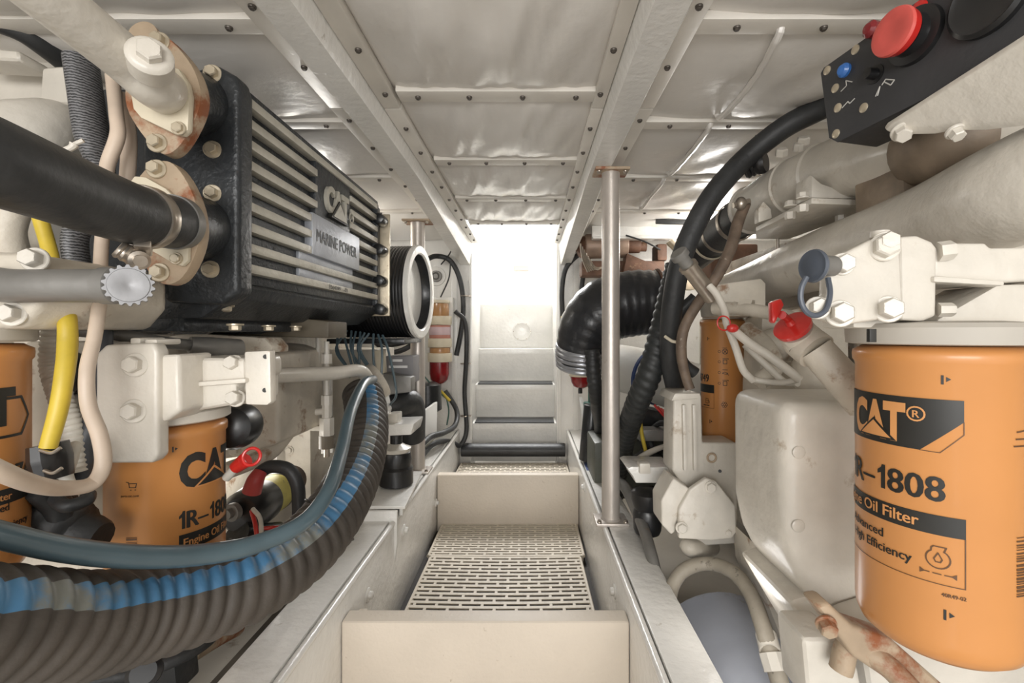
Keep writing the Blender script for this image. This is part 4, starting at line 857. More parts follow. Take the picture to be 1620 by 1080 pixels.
# grey dust cap with strap
t = root('dust_cap', U(1290, 420, .39), 'grey rubber dust cap with a hanging strap loop on the right filter head', 'dust cap')
M().lathe(U(1318, 421, .416), (-.95, -.30, 0), [(0, .009), (.014, .009), (.015, .0105), (.019, .0105)], 24).go('neck', GREYMET, t)
a = V((-.96, -.28, 0)); M().lathe(U(1294, 421, .405), a, [(0, .008), (.002, .0135), (.0045, .0146), (.007, .0138), (.0066, .010), (.0074, .008), (.0074, 0)], 32).go('cap', GREYPAD, t)
M().tube(T((1276, 438, .40), (1268, 455, .40), (1267, 475, .40), (1275, 492, .40), (1290, 499, .402), (1306, 490, .405), (1313, 465, .41), (1310, 440, .415)), .0024, 10, 8).go('strap', GREYPAD, t)
bolt(U(1332, 418, .425), (-.3, -1, 0), t, .0085, .010, 1.2, PAINT)
# ---------------------------------------------------------------- engine casings
t = root('starboard_engine', (.9, 1.2, -.6), 'cream painted starboard engine block filling the right side', 'engine')
k = M(); k.bb((.72, .97, -.66), (1.25, 2.0, .06), .02).bb((.66, .5, .02), (1.3, 1.6, .24), .03); k.bb((.66, .62, -.75), (1.2, .97, .05), .03); k.go('block', PAINT2, t)
k = M().slab([(1240, 636), (1560, 636), (1560, 1010), (1345, 1010), (1290, 965), (1255, 905), (1241, 840)], .62, .165, .030, 5)
k.go('round_cover', PAINT, t, ang=60)
for x, y in ((1263, 715), (1262, 831)): M().lathe(U(x, y, .621), (0, -1, 0), [(0, .0085), (.002, .0085), (.003, .007)], 20).go('boss', PAINT, t)
k = M().prism([(.345, .622, -.36), (.41, .622, -.47), (.46, .622, -.54), (.56, .622, -.55), (.56, .622, -.3)], (0, .15, 0), .01, 3); k.go('sump_side', PAINT, t)
k = M().slab([(1195, 860), (1235, 900), (1268, 1000), (1310, 1120), (1270, 1120), (1232, 1000), (1200, 920)], .86, .1, .006); k.go('sump_flange', PAINT2, t)
# gear case front with the mount bracket
k = M().slab([(1066, 626), (1110, 624), (1112, 700), (1166, 700), (1168, 860), (1100, 865), (1080, 830), (1075, 760), (1064, 745)], 1.0, .075, .006, 3)
k.slab([(1068, 622), (1108, 622), (1108, 630), (1062, 634)], .985, .10, .003).slab([(1080, 640), (1086, 640), (1088, 745), (1082, 745)], .99, .02, .003).slab([(1096, 640), (1102, 640), (1104, 745), (1098, 745)], .99, .02, .003)
k.slab([(1046, 792), (1066, 756), (1094, 775), (1076, 800), (1068, 842), (1062, 846), (1047, 830)], .955, .07, .006, 3)
k.go('gear_case', PAINT, t)
M().slab([(1074, 806), (1092, 774), (1118, 756), (1134, 762), (1164, 800), (1166, 842), (1158, 852), (1130, 855), (1074, 852)], .945, .014, .004, 3).go('bracket_plate', PAINT, t)
for x, y in ((1124, 770), (1078, 834)): bolt(U(x, y, .945), (0, -1, 0), t, .0095, .006, 1.3, PAINT)
bolt(U(1152, 842, .945), (0, -1, 0), t, .006, .005, 0, PAINT)
M().ring(U(1126, 724, .998), (0, -1, 0), .009, .0022, 24).go('bolt_recess', RUSTPL, t); M().cyl(U(1139, 745, .998), U(1139, 745, 1.0), .0035, seg=12).go('hole', INK, t)
k = M(); k.tube(T((1080, 858, 1.0), (1092, 866, .99), (1108, 868, 1.02), (1125, 864, 1.08)), [.012, .019, .022, .02], 18, 6); k.go('drain_casting', PAINT2, t)
# lower right lugs by the filter
k = M().slab([(1290, 958), (1312, 954), (1350, 990), (1410, 1010), (1500, 1090), (1440, 1100), (1350, 1040), (1330, 1010)], .50, .03, .006, 3); k.tube(T((1330, 1060, .52), (1345, 1020, .52), (1400, 1050, .50), (1450, 1100, .48)), .012, 12, 6); k.go('lower_lug', RUSTPL, t)
k = M().slab([(1270, 1010), (1330, 1010), (1360, 1060), (1370, 1120), (1280, 1120)], .54, .06, .008, 3); k.slab([(1360, 1000), (1420, 980), (1640, 1060), (1700, 1120), (1380, 1120)], .56, .06, .01, 3); k.go('lower_bracket', PAINT, t)
bolt(U(1306, 985, .50), (-.2, -1, -.3), t, .009, .010, 1.2, RUSTPL)
# bits between manifold and covers
k = M(); k.slab([(1130, 450), (1205, 440), (1212, 448), (1212, 500), (1135, 500)], 1.0, .10, .005)
k.tube(T((1130, 488, .97), (1165, 488, .93), (1230, 497, .86), (1260, 506, .82)), .0125, 16, 6).cyl(U(1170, 484, .93), U(1190, 487, .915), .018, seg=6)
k.slab([(1205, 500), (1290, 480), (1345, 520), (1345, 640), (1200, 640)], .95, .08, .01).sph(U(1235, 545, .92), .05, (1, .7, .7)).sph(U(1290, 590, .86), .045, (1, .8, 1))
k.tube(T((1180, 520, .95), (1210, 545, .90), (1225, 580, .87), (1200, 605, .86)), .016, 14, 8)
k.go('coolant_fittings', PAINT2, t, ang=50)
FA = V((-.62, -.30, .62)).normalized(); FP = U(1258, 522, .60)
k = M(); k.tube([FP, FP - FA * .02, U(1292, 556, .59)], [.0215, .0245, .0245], 24, 5).tube(T((1290, 552, .59), (1320, 585, .58), (1370, 640, .57)), [.0205, .021, .022], 24, 5); tag(k.go('oil_filler_neck', PAINT2, ang=50), 'cream filler neck pipe under the red handle beside the largest oil filter', 'filler neck')
t = root('red_filler_cap', U(1250, 512, .60), 'bright red filler cap with a T handle beside the right filter head', 'filler cap')
p = FP; a = FA
M().lathe(p, a, [(0, .018), (.003, .0225), (.009, .0235), (.011, .019), (.012, 0)], 36).go('cap', REDP, t)
k = M().tube([p + a * .010, p + a * .022, U(1237, 498, .56)], [.006, .0045, .005], 12, 4); k.prism([U(1221, 478, .555), U(1236, 472, .555), U(1241, 482, .555), U(1232, 500, .555), U(1226, 512, .555), U(1222, 508, .555)], (0, .010, 0), .002); k.go('handle', REDP, t)
# ---------------------------------------------------------------- manifold and upper pipe
t = root('exhaust_manifold', (.55, .9, .08), 'long thick cream exhaust manifold pipe sloping up to the right edge', 'exhaust manifold')
mp_ = T((1135, 466, 1.50), (1180, 453, 1.30), (1300, 411, .90), (1450, 366, .66), (1620, 298, .50), (1900, 190, .385))
M().tube(mp_, [.052, .055, .057, .058, .058, .058], 36, 10).go('pipe', PAINT, t, ang=60)
M().tube([p + V((-.045, -.02, .026)) for p in mp_], .0022, 8, 10).go('weld_seam', PAINT2, t)
k = M().tube(T((1500, 400, .56), (1560, 395, .55), (1640, 385, .54)), [.02, .028, .03], 14, 5); k.go('foot', PAINT2, t)
t = root('coolant_pipe', (.54, .9, .22), 'large cream coolant pipe with a bolted saddle below the black control panel', 'pipe')
up_ = T((1188, 333, 1.12), (1250, 298, .97), (1340, 264, .82), (1440, 236, .70), (1530, 208, .62), (1640, 150, .57))
M().tube(up_, [.053, .055, .057, .058, .056, .056], 40, 10).go('pipe', PAINT, t, ang=60)
for f, x in ((0, 1), (.0, 2)): pass
d = (up_[1] - up_[0]).normalized()
M().lathe(up_[0] - d * .004, d, [(0, .050), (.001, .0565), (.010, .0585), (.012, .055)], 40).go('bead', PAINT, t)
d = (up_[2] - up_[1]).normalized(); M().lathe(up_[1] + d * .01, d, [(0, .055), (.003, .0585), (.006, .0585), (.009, .0555)], 40).go('bead', PAINT, t)
M().lathe(up_[1].lerp(up_[2], .62), d, [(0, .055), (.003, .0605), (.008, .0605), (.011, .0565)], 40).go('bead', PAINT, t)
k = M().slab([(1200, 330), (1208, 318), (1220, 330), (1222, 345), (1200, 352)], .96, .02, .003).go('saddle', PAINT, t); k = M().slab([(1284, 276), (1300, 290), (1330, 300), (1388, 285), (1392, 315), (1284, 313)], .80, .05, .004); k.go('saddle', PAINT, t)
zz = .214; pz = lambda x, y: V(((x - CX) * zz / (CY - y), zz * F / (CY - y), zz))
k = M().prism([pz(1196, 366), pz(1284, 322), pz(1400, 326), pz(1360, 338), pz(1246, 379), pz(1196, 378)], (0, 0, .010), .002); k.go('support_plate', PAINT, t)
for x, y in ((1250, 336), (1270, 324), (1330, 341)):
    p = pz(x, y); bolt(p - V((0, 0, .0)), (0, 0, -1), t, .0088, .012, 0, PAINT); bolt(p + V((0, 0, .010)), (0, 0, 1), t, .0085, .008, 1.2, PAINT)
M().cyl(pz(1230, 378) - V((0, 0, .045)), pz(1230, 378), .004, seg=10).go('stud', STEEL, t)
for x, y, s_ in ((1236, 240, .012), (1270, 222, .012), (1262, 232, .010)): bolt(U(x, y + 6, .94), (-.2, -.6, .8), t, s_, .014, 0, PAINT)
k = M().tube(T((1465, 240, .66), (1500, 225, .62), (1560, 215, .60)), [.05, .055, .05], 24, 5); k.slab([(1428, 250), (1505, 228), (1510, 300), (1430, 320)], .66, .10, .006); tag(k.go('oil_cooler_casting', mat('brown_grey_casting', lin(140, 124, 106), .5, .1, .25, 18, .3, 50), ang=50), 'brownish grey casting in the gap between the two right pipes', 'casting')
bolt(U(1500, 268, .72), (-.3, -1, 0), ALL[-1], .010, .014, 0, PAINT)
# dark hose joint and clamps continuing the coolant pipe aft
t = root('black_hose_joint', U(1140, 370, 1.3), 'black rubber hose joint with metal clamps at the aft end of the coolant pipe', 'hose joint')
hj = T((1192, 331, 1.13), (1165, 350, 1.22), (1138, 372, 1.34), (1100, 405, 1.5))
M().tube(hj, [.049, .049, .050, .047], 28, 8).go('tube', RUBBER, t, ang=60)
for i, ww in ((1, .018), (2, .012)):
    d = (hj[i + 1] - hj[i]).normalized(); clamp_band(hj[i], d, .050, ww, STEEL, t, screw=(-.3, -.8, .5))
clamp_band(hj[2] + (hj[3] - hj[2]) * .35, (hj[3] - hj[2]), .050, .010, CREAM, t)
pipe('hose', [(1180, 322, 1.0), (1168, 350, .99), (1155, 395, .97), (1132, 440, .96), (1105, 478, .97), (1082, 520, .98), (1078, 560, .98), (1085, 596, .98), (1092, 616, .975)], [.0105, .012, .012, .0115, .011, .011, .011, .010, .010], mat('worn_brown_hose', lin(112, 96, 82), .6, 0, .3, 30, .3, 60, lin(170, 160, 146), .3, 50), 'worn brown hose descending from the coolant pipe', 'hose', seg=16)
M().sph(U(1172, 322, .985), .012, (1, 1, 1.2)).cyl(U(1160, 325, .985), U(1186, 318, .985), .006, seg=8).go('hose_fitting', STEEL, None); tag(ALL[-1], 'small steel hose fitting on the aft end of the coolant pipe', 'fitting')
# ---------------------------------------------------------------- control panel
A = V((.412, .66, .369)); B = V((.413, .64, .254)); Cc = V((.470, .37, .262)); D = A + (Cc - B)
n_ = (Cc - B).cross(A - B).normalized()
if n_.x > 0: n_ = -n_
t = root('control_panel', (A + B + Cc + D) / 4, 'black control panel with a big red stop button at the top right', 'control panel')
def fp(x, y): return phit(x, y, B, n_)
e1 = (Cc - B).normalized(); e2 = (A - B).normalized()
poly = [B + e2 * .012, B + e1 * .012, Cc, D, A + e1 * .006, A - e2 * .005]
M().prism(poly, -n_ * .062, .003).go('housing', DARKGREY, t)
M().prism([p + n_ * .0005 for p in poly], n_ * .002, .0008).go('face_plate', DARKGREY, t)
for x, y in ((1311, 112), (1356, 79), (1324, 140), (1328, 171), (1369, 171), (1325, 212), (1541, 52)):
    p = fp(x, y) + n_ * .002; o = M().lathe(p, n_, [(0, .0062), (.0015, .0058), (.0024, .004), (.0025, 0)], 18).go('screw', BOLTST, t)
p = fp(1340, 112) + n_ * .002; M().lathe(p, n_, [(0, .009), (.004, .009), (.008, .006), (.009, 0)], 20).go('indicator_lamp', BLUEP, t, label='blue indicator lamp')
p = fp(1388, 118) + n_ * .002; M().lathe(p, n_, [(0, .011), (.002, .011), (.0025, .007), (.014, .006), (.015, 0)], 20).go('toggle', GLOSSBLK, t)
p = fp(1386, 48) + n_ * .002; M().lathe(p, n_, [(0, .010), (.008, .010), (.012, .006), (.013, 0)], 20).go('indicator_lamp', mat('dark_red_lens', lin(130, 30, 36), .2, coat=.5), t, label='dark red indicator lamp')
p = fp(1458, 15) + n_ * .002; M().lathe(p, n_, [(0, .009), (.004, .008), (.006, 0)], 20).go('indicator_lamp', REDP, t, label='small bright red indicator')
p = fp(1452, 58) + n_ * .002; M().lathe(p, n_, [(0, .031), (.006, .030), (.008, .022), (.018, .021), (.019, .016)], 40).go('button_collar', GLOSSBLK, t); bc_ = ALL[-1]
p = p + n_ * .018; M().lathe(p, n_, [(0, .016), (.004, .0235), (.013, .0255), (.0135, .025)], 40).go('stop_button_side', REDP, bc_); M().lathe(p + n_ * .0135, n_, [(0, .0255), (.003, .0245), (.0045, .020), (.0030, .012), (.0028, 0)], 40).go('stop_button', REDFADE, bc_, label='faded red mushroom stop button')
p = fp(1570, -2) + n_ * .002; M().lathe(p, n_, [(0, .036), (.006, .036), (.009, .032), (.006, .028), (.004, 0)], 40).go('gauge', GLOSSBLK, t)
sy = M()
def stroke(pts):
    for a_, b_ in zip(pts, pts[1:]): sy.cyl(fp(*a_) + n_ * .0026, fp(*b_) + n_ * .0026, .0008, seg=6)
stroke([(1333, 145), (1342, 136), (1341, 128), (1351, 130)]); stroke([(1335, 171), (1344, 161), (1347, 164), (1355, 156)]); stroke([(1388, 153), (1395, 137), (1391, 152)]); stroke([(1398, 135), (1404, 126), (1418, 127), (1412, 135), (1401, 130)]); stroke([(1422, 18), (1430, 10), (1438, 17), (1426, 22)])
sy.go('printed_symbols', mat('pale_print', lin(190, 188, 182), .5), t)
pl = [U(1402, 206, .56), U(1408, 198, .555), U(1660, 38, .40), U(1700, 190, .42), U(1560, 206, .48), U(1505, 207, .505), U(1480, 212, .52), U(1415, 213, .555)]
t = root('bracket_plate', pl[0], 'flat cream bracket plate slanting below the control panel', 'bracket'); M().prism(pl, (.002, .006, .006), .0015).go('plate', PAINT, t); bolt(U(1427, 208, .548), (-.3, -.6, -.7), t, .009, .010, 1.3, PAINT); bolt(U(1510, 207, .50), (0, -.5, -.8), t, .007, .008, 1.3, PAINT)
# ---------------------------------------------------------------- fuel filter
C = (.470, 1.14); r = .050
t = canister(C, r, .031, .298, 'smaller orange fuel filter with instruction symbols, between the post and the big cover')
M().lathe((C[0], C[1], .031), (0, 0, 1), [(0, .046), (.01, .046), (.02, .035), (.06, .03)], 36).go('neck', PAINT2, t)
hz = lambda x, y: cylhit(C, r, x, y)
s_, z_ = hz(1122, 604); put(text_bm('1R\u20130749', .019, .78, .036), C, r, s_, z_, INK, t, 'printed_part_number', align='r')
s1, z1 = hz(1130, 609); _, z2 = hz(1130, 622); put(poly_bm([[(s1 - .06, z2), (s1, z2), (s1, z1), (s1 - .06, z1)]]), C, r, 0, 0, INK, t, 'printed_band')
_, z3 = hz(1130, 646); put(line_bm([[(s1 - .0004, z2), (s1 - .0004, z3), (s1 - .05, z3)]], .0008), C, r, 0, 0, INKMID, t, 'printed_frame')
s_, z_ = hz(1119, 634); put(line_bm([[(-.004, -.005), (-.004, .006), (.003, .006), (.003, -.005), (-.004, -.005)], [(-.002, .0015), (.0015, .0015)], [(.003, .002), (.006, .001), (.006, -.004)]], .0012), C, r, s_, z_, INK, t, 'printed_pump_symbol')
put(line_bm([[(-.012, -.010), (-.004, -.010)], [(-.002, -.010), (.006, -.010)]], .0022), C, r, s_, z_, INK, t, 'printed_words')
for i, y in enumerate((556, 572, 589, 606)):
    s_, z_ = hz(1138, y); put(line_bm([circ(0, 0, .0028, n=10)], .0009), C, r, s_, z_, INK, t, 'printed_step_number')
    s_, z_ = hz(1147, y)
    g = [circ(0, 0, .006, n=14), [(-.004, .004), (.004, -.004)], [(-.004, -.004), (.004, .004)], [(-.005, .0085), (.004, .0085)]] if i == 0 else ([[(-.004, -.005), (-.004, .004), (.004, .004), (.004, -.005), (-.004, -.005)], [(-.005, .007), (.007, .007), (.007, .0055)]] if i != 2 else [[(-.005, .006), (.005, .006)], [(-.006, -.002), (-.001, .001), (.006, -.002), (.002, -.004), (-.006, -.002)], [(.003, -.003), (.008, -.006)]])
    put(line_bm(g, .0013), C, r, s_, z_, INK, t, 'printed_step_picture')
s_, z_ = hz(1146, 640); put(line_bm([circ(.0045 * math.cos(q * PI / 3), .0045 * math.sin(q * PI / 3), .0024, n=8) for q in range(6)], .0009), C, r, s_, z_, INK, t, 'printed_round_symbol')
s_, z_ = hz(1109, 560); put(line_bm([[(-.02, .014), (-.003, .012), (.002, 0), (-.003, -.008), (-.02, -.010)]], .0025), C, r, s_, z_, INK, t, 'emblem_frame')
mark(C, r, 1121, 536, t, 1.1); mark(C, r, 1125, 667, t, 1.3)
# ---------------------------------------------------------------- hoses and cables
pipe('rubber_hose', [(1420, 95, .78), (1350, 140, .86), (1305, 168, .92), (1240, 202, .97), (1180, 250, 1.0), (1130, 305, 1.0), (1095, 365, 1.0), (1075, 420, 1.0), (1064, 480, 1.02), (1060, 530, 1.05), (1062, 580, 1.08), (1075, 640, 1.14), (1092, 700, 1.16)], .0225, RUBBER, 'long smooth black hose arching down from the control panel', 'hose', seg=28, n=12)
pipe('ribbed_hose', [(1072, 420, 1.12), (1060, 470, 1.12), (1045, 530, 1.12), (1028, 590, 1.12), (1007, 640, 1.18), (990, 690, 1.30), (978, 740, 1.42), (970, 790, 1.5)], .0265, mat('dark_ribbed_rubber', lin(44, 46, 46), .5, 0, .2, 16, .3, 60, lin(96, 100, 92), .1, 40), 'black ribbed hose descending behind the right post', 'hose', helix=(.020, .0035, True), n=26, seg=28)
pipe('hose', [(1100, 470, 1.05), (1072, 500, 1.06), (1066, 540, 1.06), (1082, 575, 1.05), (1100, 590, 1.05)], .013, RUBBER, 'dark hose curling behind the fuel filter', 'hose')
pipe('cable_tie', [(1052, 532, 1.03), (1065, 540, 1.015), (1080, 540, 1.015), (1086, 530, 1.03)], .0035, CREAM, 'pale cable tie round the black hoses right of the post', 'cable tie')
pipe('wire', [(1135, 300, 1.05), (1170, 270, 1.04), (1190, 240, 1.02), (1200, 215, 1.0)], .007, RUBBER, 'dark cable running up from the hose joint', 'cable', n=8)
M().tube(T((1176, 268, 1.03), (1190, 262, 1.02), (1212, 256, 1.0)), .020, 16, 4, helix=(.012, .004, False)).go('black_boot', GLOSSBLK); tag(ALL[-1], 'small black ribbed boot above the aft end of the coolant pipe', 'boot')
t = root('dipstick_filler', U(1110, 430, .9), 'steel breather with a knurled cap and cream tube left of the manifold', 'breather')
a0 = U(1072, 399, .86); a1 = U(1132, 478, .90); d = (a1 - a0).normalized()
M().lathe(a0, d, [(0, .015), (.002, .017), (.012, .017), (.014, .012), (.032, .012)], 20).go('cap', GREYMET, t, ang=25)
M().lathe(a0 + d * .032, d, [(0, .018), (.008, .018), (.009, .0155), (.085, .0155), (.088, .012)], 28).go('body', STEEL, t)
pipe('tube', [(1122, 452, .87), (1134, 466, .86), (1146, 492, .85), (1150, 512, .84), (1164, 550, .84), (1176, 585, .84), (1192, 602, .84)], .0066, PAINT, parent=t)
pipe('cable', [(1158, 520, .82), (1185, 542, .80), (1220, 565, .78), (1250, 588, .77), (1264, 600, .77)], .0075, PAINT, 'cream tube slanting down right from the red ring tag', 'cable')
pipe('cable', [(1178, 545, .86), (1215, 580, .84), (1240, 603, .83), (1262, 606, .80)], .0060, PAINT, 'second cream tube just below the first beside the fuel filter', 'cable')
pipe('cable', [(1192, 600, .84), (1215, 604, .83), (1240, 605, .81), (1264, 600, .79)], .0052, PAINT, 'short level cream tube above the big rounded cover', 'cable')
t = root('ring_tag', U(1148, 514, .81), 'red ring tag tied on the cream tubes at the top of the fuel filter', 'ring tag')
M().ring(U(1145, 511, .815), (.2, -1, .1), .0125, .0013, 28).go('ring', REDP, t); M().sph(U(1159, 519, .81), .0085, (1.2, 1, .9)).go('boot', REDP, t)
pipe('cable', [(1058, 950, .92), (1066, 922, .94), (1085, 900, .95), (1120, 891, .95), (1160, 905, .90), (1188, 940, .84), (1205, 985, .78), (1217, 1025, .74), (1240, 1100, .70)], .0135, mat('dirty_cream_hose', lin(158, 150, 136), .55, 0, .15, 20, .2, 60, lin(72, 66, 58), .3, 50), 'dirty cream hose arching over the blue-grey tank at lower right', 'hose', seg=18, n=12)
M().tube(T((1212, 1005, .765), (1219, 1032, .735)), .0165, 16, 3).tube(T((1219, 1032, .735), (1228, 1062, .72)), .0185, 8, 3).go('hose_ferrule', PAINT); tag(ALL[-1], 'cream hose end fitting at the bottom beside the blue-grey tank', 'hose fitting')
pipe('hose', [(976, 760, 1.30), (990, 772, 1.26), (1003, 800, 1.20), (1018, 835, 1.12), (1030, 875, 1.04), (1038, 910, 1.0)], [.014, .015, .014, .0135, .013, .013], GREYMET, 'flattened grey hose lying outside the right stringer behind the post', 'hose')
# tank and hull at lower right
k = M().tube([V((.43, .35, -.73)), V((.42, .7, -.725)), V((.41, 1.02, -.72))], [.17, .165, .155], 40, 8); tag(k.go('blue_grey_tank', GALV, ang=60), 'blue-grey tank low down between the right stringer and the engine', 'tank')
# ---------------------------------------------------------------- right engine mount
t = root('engine_mount', U(1022, 800, 1.2), 'black rubber engine mount right of the post beside the cream gear case', 'engine mount')
Ym = 1.16
M().lathe(U(1024, 842, Ym), (0, 0, 1), [(0, .030), (.01, .034), (.05, .036), (.06, .032), (.085, .040), (.100, .040), (.108, .030), (.112, .01)], 32).go('rubber_body', GLOSSBLK, t)
k = M().slab([(992, 741), (1000, 738), (1066, 740), (1066, 762), (1050, 778), (1044, 764), (1006, 764), (1002, 754)], 1.10, .10, .003); k.go('bracket', WHITE, t)
M().slab([(1012, 733), (1029, 733), (1030, 750), (1012, 750)], 1.088, .03, .004).go('nut', PAINT, t)
# ---------------------------------------------------------------- exhaust elbow and silencer
t = root('exhaust_elbow', U(950, 500, 1.65), 'fat exhaust elbow wrapped in glossy black lagging behind the right post', 'exhaust elbow')
ep = T((1036, 478, 1.62), (1000, 480, 1.62), (960, 490, 1.62), (935, 515, 1.63), (924, 550, 1.65), (922, 572, 1.66))
M().tube(ep, [.108, .112, .110, .105, .096, .092], 40, 10, helix=(.030, .0035, True)).go('wrap', WRAP, t, ang=70)
M().tube(T((924, 545, 1.645), (923, 558, 1.655), (922, 578, 1.67)), [.097, .098, .094], 40, 30, helix=(.016, .004, False)).go('silver_wrap', SILVERW, t, ang=60)
M().lathe(ep[0] + V((.0, 0, 0)), (1, 0, .02), [(0, .1), (.004, .112), (.012, .108), (.06, .100), (.075, .08)], 36).go('rusty_outlet', RUST, t)
M().ring(ep[0] + V((.004, 0, 0)), (1, 0, 0), .112, .005, 40).go('stitching', RUST, t)
t = root('exhaust_silencer', U(1040, 590, 1.7), 'white lagged silencer cylinder with dark blue bands behind the ribbed hose', 'silencer')
sp = T((952, 576, 1.92), (1000, 586, 1.80), (1060, 604, 1.66), (1130, 630, 1.52)); 
M().tube(sp, [.090, .092, .092, .090], 36, 8).go('lagging', LAG, t, ang=60)
d = (sp[2] - sp[1]).normalized()
for f in (.45, .58, .71): M().lathe(sp[1].lerp(sp[2], f), d, [(0, .092), (.002, .0975), (.012, .0975), (.014, .092)], 36).go('band', BLUEB, t)
# ---------------------------------------------------------------- aft starboard clutter
o = struct(M().bb((.27, 2.02, .405), (1.45, 2.05, .46), .003).bb((.27, 2.0, .40), (1.45, 2.05, .41), .002).go('trim_%d' % 60, WHITE))
pipe('hose', [(1038, 350, 1.9), (1060, 351, 1.9), (1095, 352, 1.9)], .011, RUBBER, 'short black hose along the ceiling frame right of the post', 'hose')
t = root('raw_water_pump', U(960, 405, 2.1), 'rusty brown pump with cylindrical grey motor behind the top of the right post', 'pump')
M().cyl(U(925, 390, 2.1), U(992, 388, 2.1), .055, seg=28, bev=.008).go('motor', mat('brown_grey_motor', lin(150, 128, 112), .45, .2, .15, 20, .2), t)
M().lathe(U(922, 391, 2.1), (-1, -.4, 0), [(0, .05), (.01, .045), (.012, .025), (.03, .02)], 20).go('motor_end', RUST, t)
M().cyl(U(992, 388, 2.1), U(1012, 388, 2.1), .035, seg=20, bev=.004).cyl(U(1012, 390, 2.1), U(1022, 390, 2.1), .022, seg=16).go('coupling', RUST, t)
M().bb(U(920, 436, 2.1), U(1052, 412, 2.1) + V((0, .1, 0)), .01).bb(U(1040, 412, 2.1), U(1056, 385, 2.1) + V((0, .1, 0)), .01).slab([(992, 400), (1040, 420), (1050, 436), (985, 436)], 2.05, .08, .006).go('bed', RUST, t)
k = M(); random.seed(9)
for q in range(9): k.tube(T((918 + q * 3, 385 + q * 5, 2.0), (922 + q * 3, 410 + q * 2, 2.02), (930 + q * 3, 430 - q, 2.04)), .004, 8, 6)
k.go('fitting_cluster', STEEL, t)
k = M().tube(T((1060, 380, 1.9), (1072, 400, 1.9), (1050, 445, 1.9)), .02, 12, 6).bb(U(1052, 458, 1.95), U(1100, 440, 1.95) + V((0, .05, 0)), .004); tag(k.go('steel_bracketry', BOLTST), 'pale bracket pieces right of the rusty pump', 'bracket')
k = M().bb(U(1125, 460, 1.7), U(1200, 385, 1.7) + V((0, .1, 0)), .01); tag(k.go('turbocharger_casing', RUST), 'rusty brown casing in the gap above the manifold', 'casing')
pipe('wire', [(990, 372, 2.0), (1020, 382, 1.98), (1045, 395, 1.98)], .0035, RUBBER, 'thin black wire above the rusty pump', 'wire')
def bh2(pts, rr, lb): return pipe('bulkhead_hose', pts, rr, RUBBER, lb, 'hose', seg=12)
bh2([(935, 398, 2.3), (915, 403, 2.35), (895, 425, 2.36), (889, 460, 2.37), (890, 500, 2.37), (891, 530, 2.36)], .0125, 'black hose curving down beside the right edge of the doorway')
bh2([(938, 415, 2.33), (925, 430, 2.34), (920, 460, 2.34), (921, 490, 2.32)], .0115, 'black hose just inboard of the wrapped exhaust elbow')
tag(M().tube(T((891, 500, 2.33), (892, 518, 2.33)), .013, 10, 3).go('yellow_tag', YELLOW), 'yellow tag on the hose right of the doorway', 'tag')
t = root('fuel_separator', U(918, 600, 2.2), 'red fuel separator bowl just below the silver wrapped elbow', 'fuel separator')
M().lathe(U(919, 614, 2.2), (0, 0, 1), [(0, .015), (.01, .035), (.03, .046), (.055, .050), (.06, .050)], 28).go('sediment_bowl', REDBOWL, t); M().cyl(U(918, 622, 2.2), U(918, 612, 2.2), .010, seg=10).go('drain_cock', BLACK, t); M().cyl(U(919, 595, 2.2), U(919, 480, 2.2), .055, seg=28, bev=.004).go('upper_body', CREAM, t)
pipe('ribbed_hose', [(937, 553, 1.46), (939, 590, 1.46), (944, 630, 1.5), (950, 680, 1.7)], .021, RUBBER, 'narrow ribbed black hose just left of the right post', 'hose', helix=(.018, .003, True), n=16)
M().cyl(U(930, 728, 1.8), U(938, 640, 1.8), .035, seg=20, bev=.005).go('black_canister', BLACK); tag(ALL[-1], 'black canister behind the white strip left of the right post', 'canister')
M().cyl(U(935, 640, 1.86), U(935, 600, 1.86), .012, seg=12).cyl(U(935, 648, 1.86), U(935, 636, 1.86), .03, seg=12).go('green_valve', GREENP); tag(ALL[-1], 'green metal valve left of the right post', 'valve')
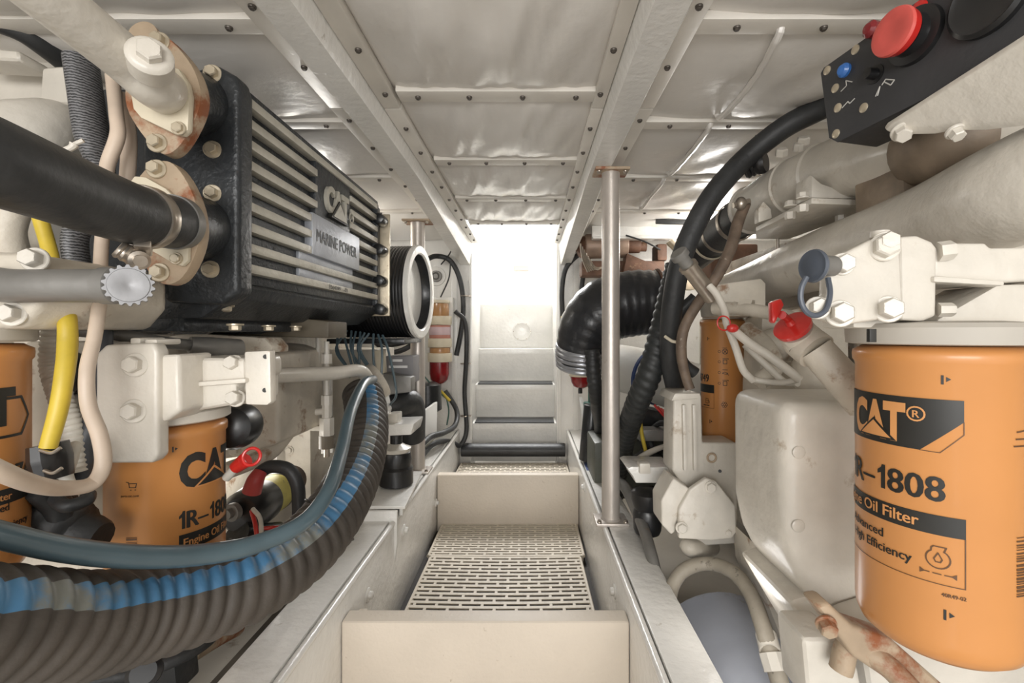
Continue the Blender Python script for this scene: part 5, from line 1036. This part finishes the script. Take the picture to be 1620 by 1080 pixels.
k = M().prism([U(916, 628, 1.95), U(922, 640, 1.93), U(936, 700, 1.80), U(934, 725, 1.78), U(926, 700, 1.85)], (.012, .01, 0), .001); tag(k.go('small_panel', WHITEP), 'narrow white panel left of the right post', 'panel')
k = M().slab([(940, 700), (1075, 690), (1075, 790), (940, 790)], 1.55, .2, .01); tag(k.go('gearbox_cover', mat('dark_green_cover', lin(84, 86, 76), .45, .1, .3, 12, .2)), 'dark cover low behind the right post', 'cover')
k = M(); random.seed(4)
for q in range(12):
    x = 985 + q * 7; y = 700 + random.uniform(-40, 40); k.tube(T((x, y, 1.45), (x + random.uniform(5, 25), y + random.uniform(-20, 25), 1.40), (x + random.uniform(20, 45), y + random.uniform(-10, 45), 1.42)), random.choice((.005, .008, .011)), 8, 8)
tag(k.go('wiring_harness', RUBBER), 'dark tangle of wires between the ribbed hose and the gear case', 'wiring')
k = M(); 
for q in range(5): k.tube(T((1035 + q * 5, 640 + q * 3, 1.35), (1048 + q * 4, 655, 1.34), (1062, 668 + q * 4, 1.35)), .0035, 8, 6)
tag(k.go('red_wires', REDP), 'small bunch of red wires left of the cream gear case', 'wires')
k = M().slab([(1000, 640), (1068, 655), (1068, 700), (1005, 690)], 1.5, .08, .012); tag(k.go('dark_pump', BLACK), 'dark pump body behind the red wires', 'pump')
k = M().bb(U(1012, 698, 1.38), U(1068, 680, 1.38) + V((0, .06, 0)), .004); tag(k.go('grey_tray', GREYMET), 'grey tray behind the yellow stick', 'tray')
tag(M().tube(T((1013, 668, 1.33), (1016, 690, 1.33), (1022, 716, 1.33)), .0055, 10, 4).go('yellow_stick', YELLOW), 'upright yellow dipstick tube right of the post', 'dipstick')
pipe('cable', [(1062, 702, 1.30), (1035, 712, 1.28), (1012, 725, 1.26), (1000, 742, 1.24)], [.006, .008, .009, .006], PAINT, 'frayed cream cable end above the right engine mount', 'cable')
o = tag(M().bb((XR + .016, .5 * F / (744 - CY), ZT), (XR + .10, .5 * F / (731 - CY), ZT + .0012)).go('blue_tape', BLUEB), 'strip of dark blue tape across the right stringer behind the post', 'tape')
for o in ALL:
    if '_o' in o: del o['_o']
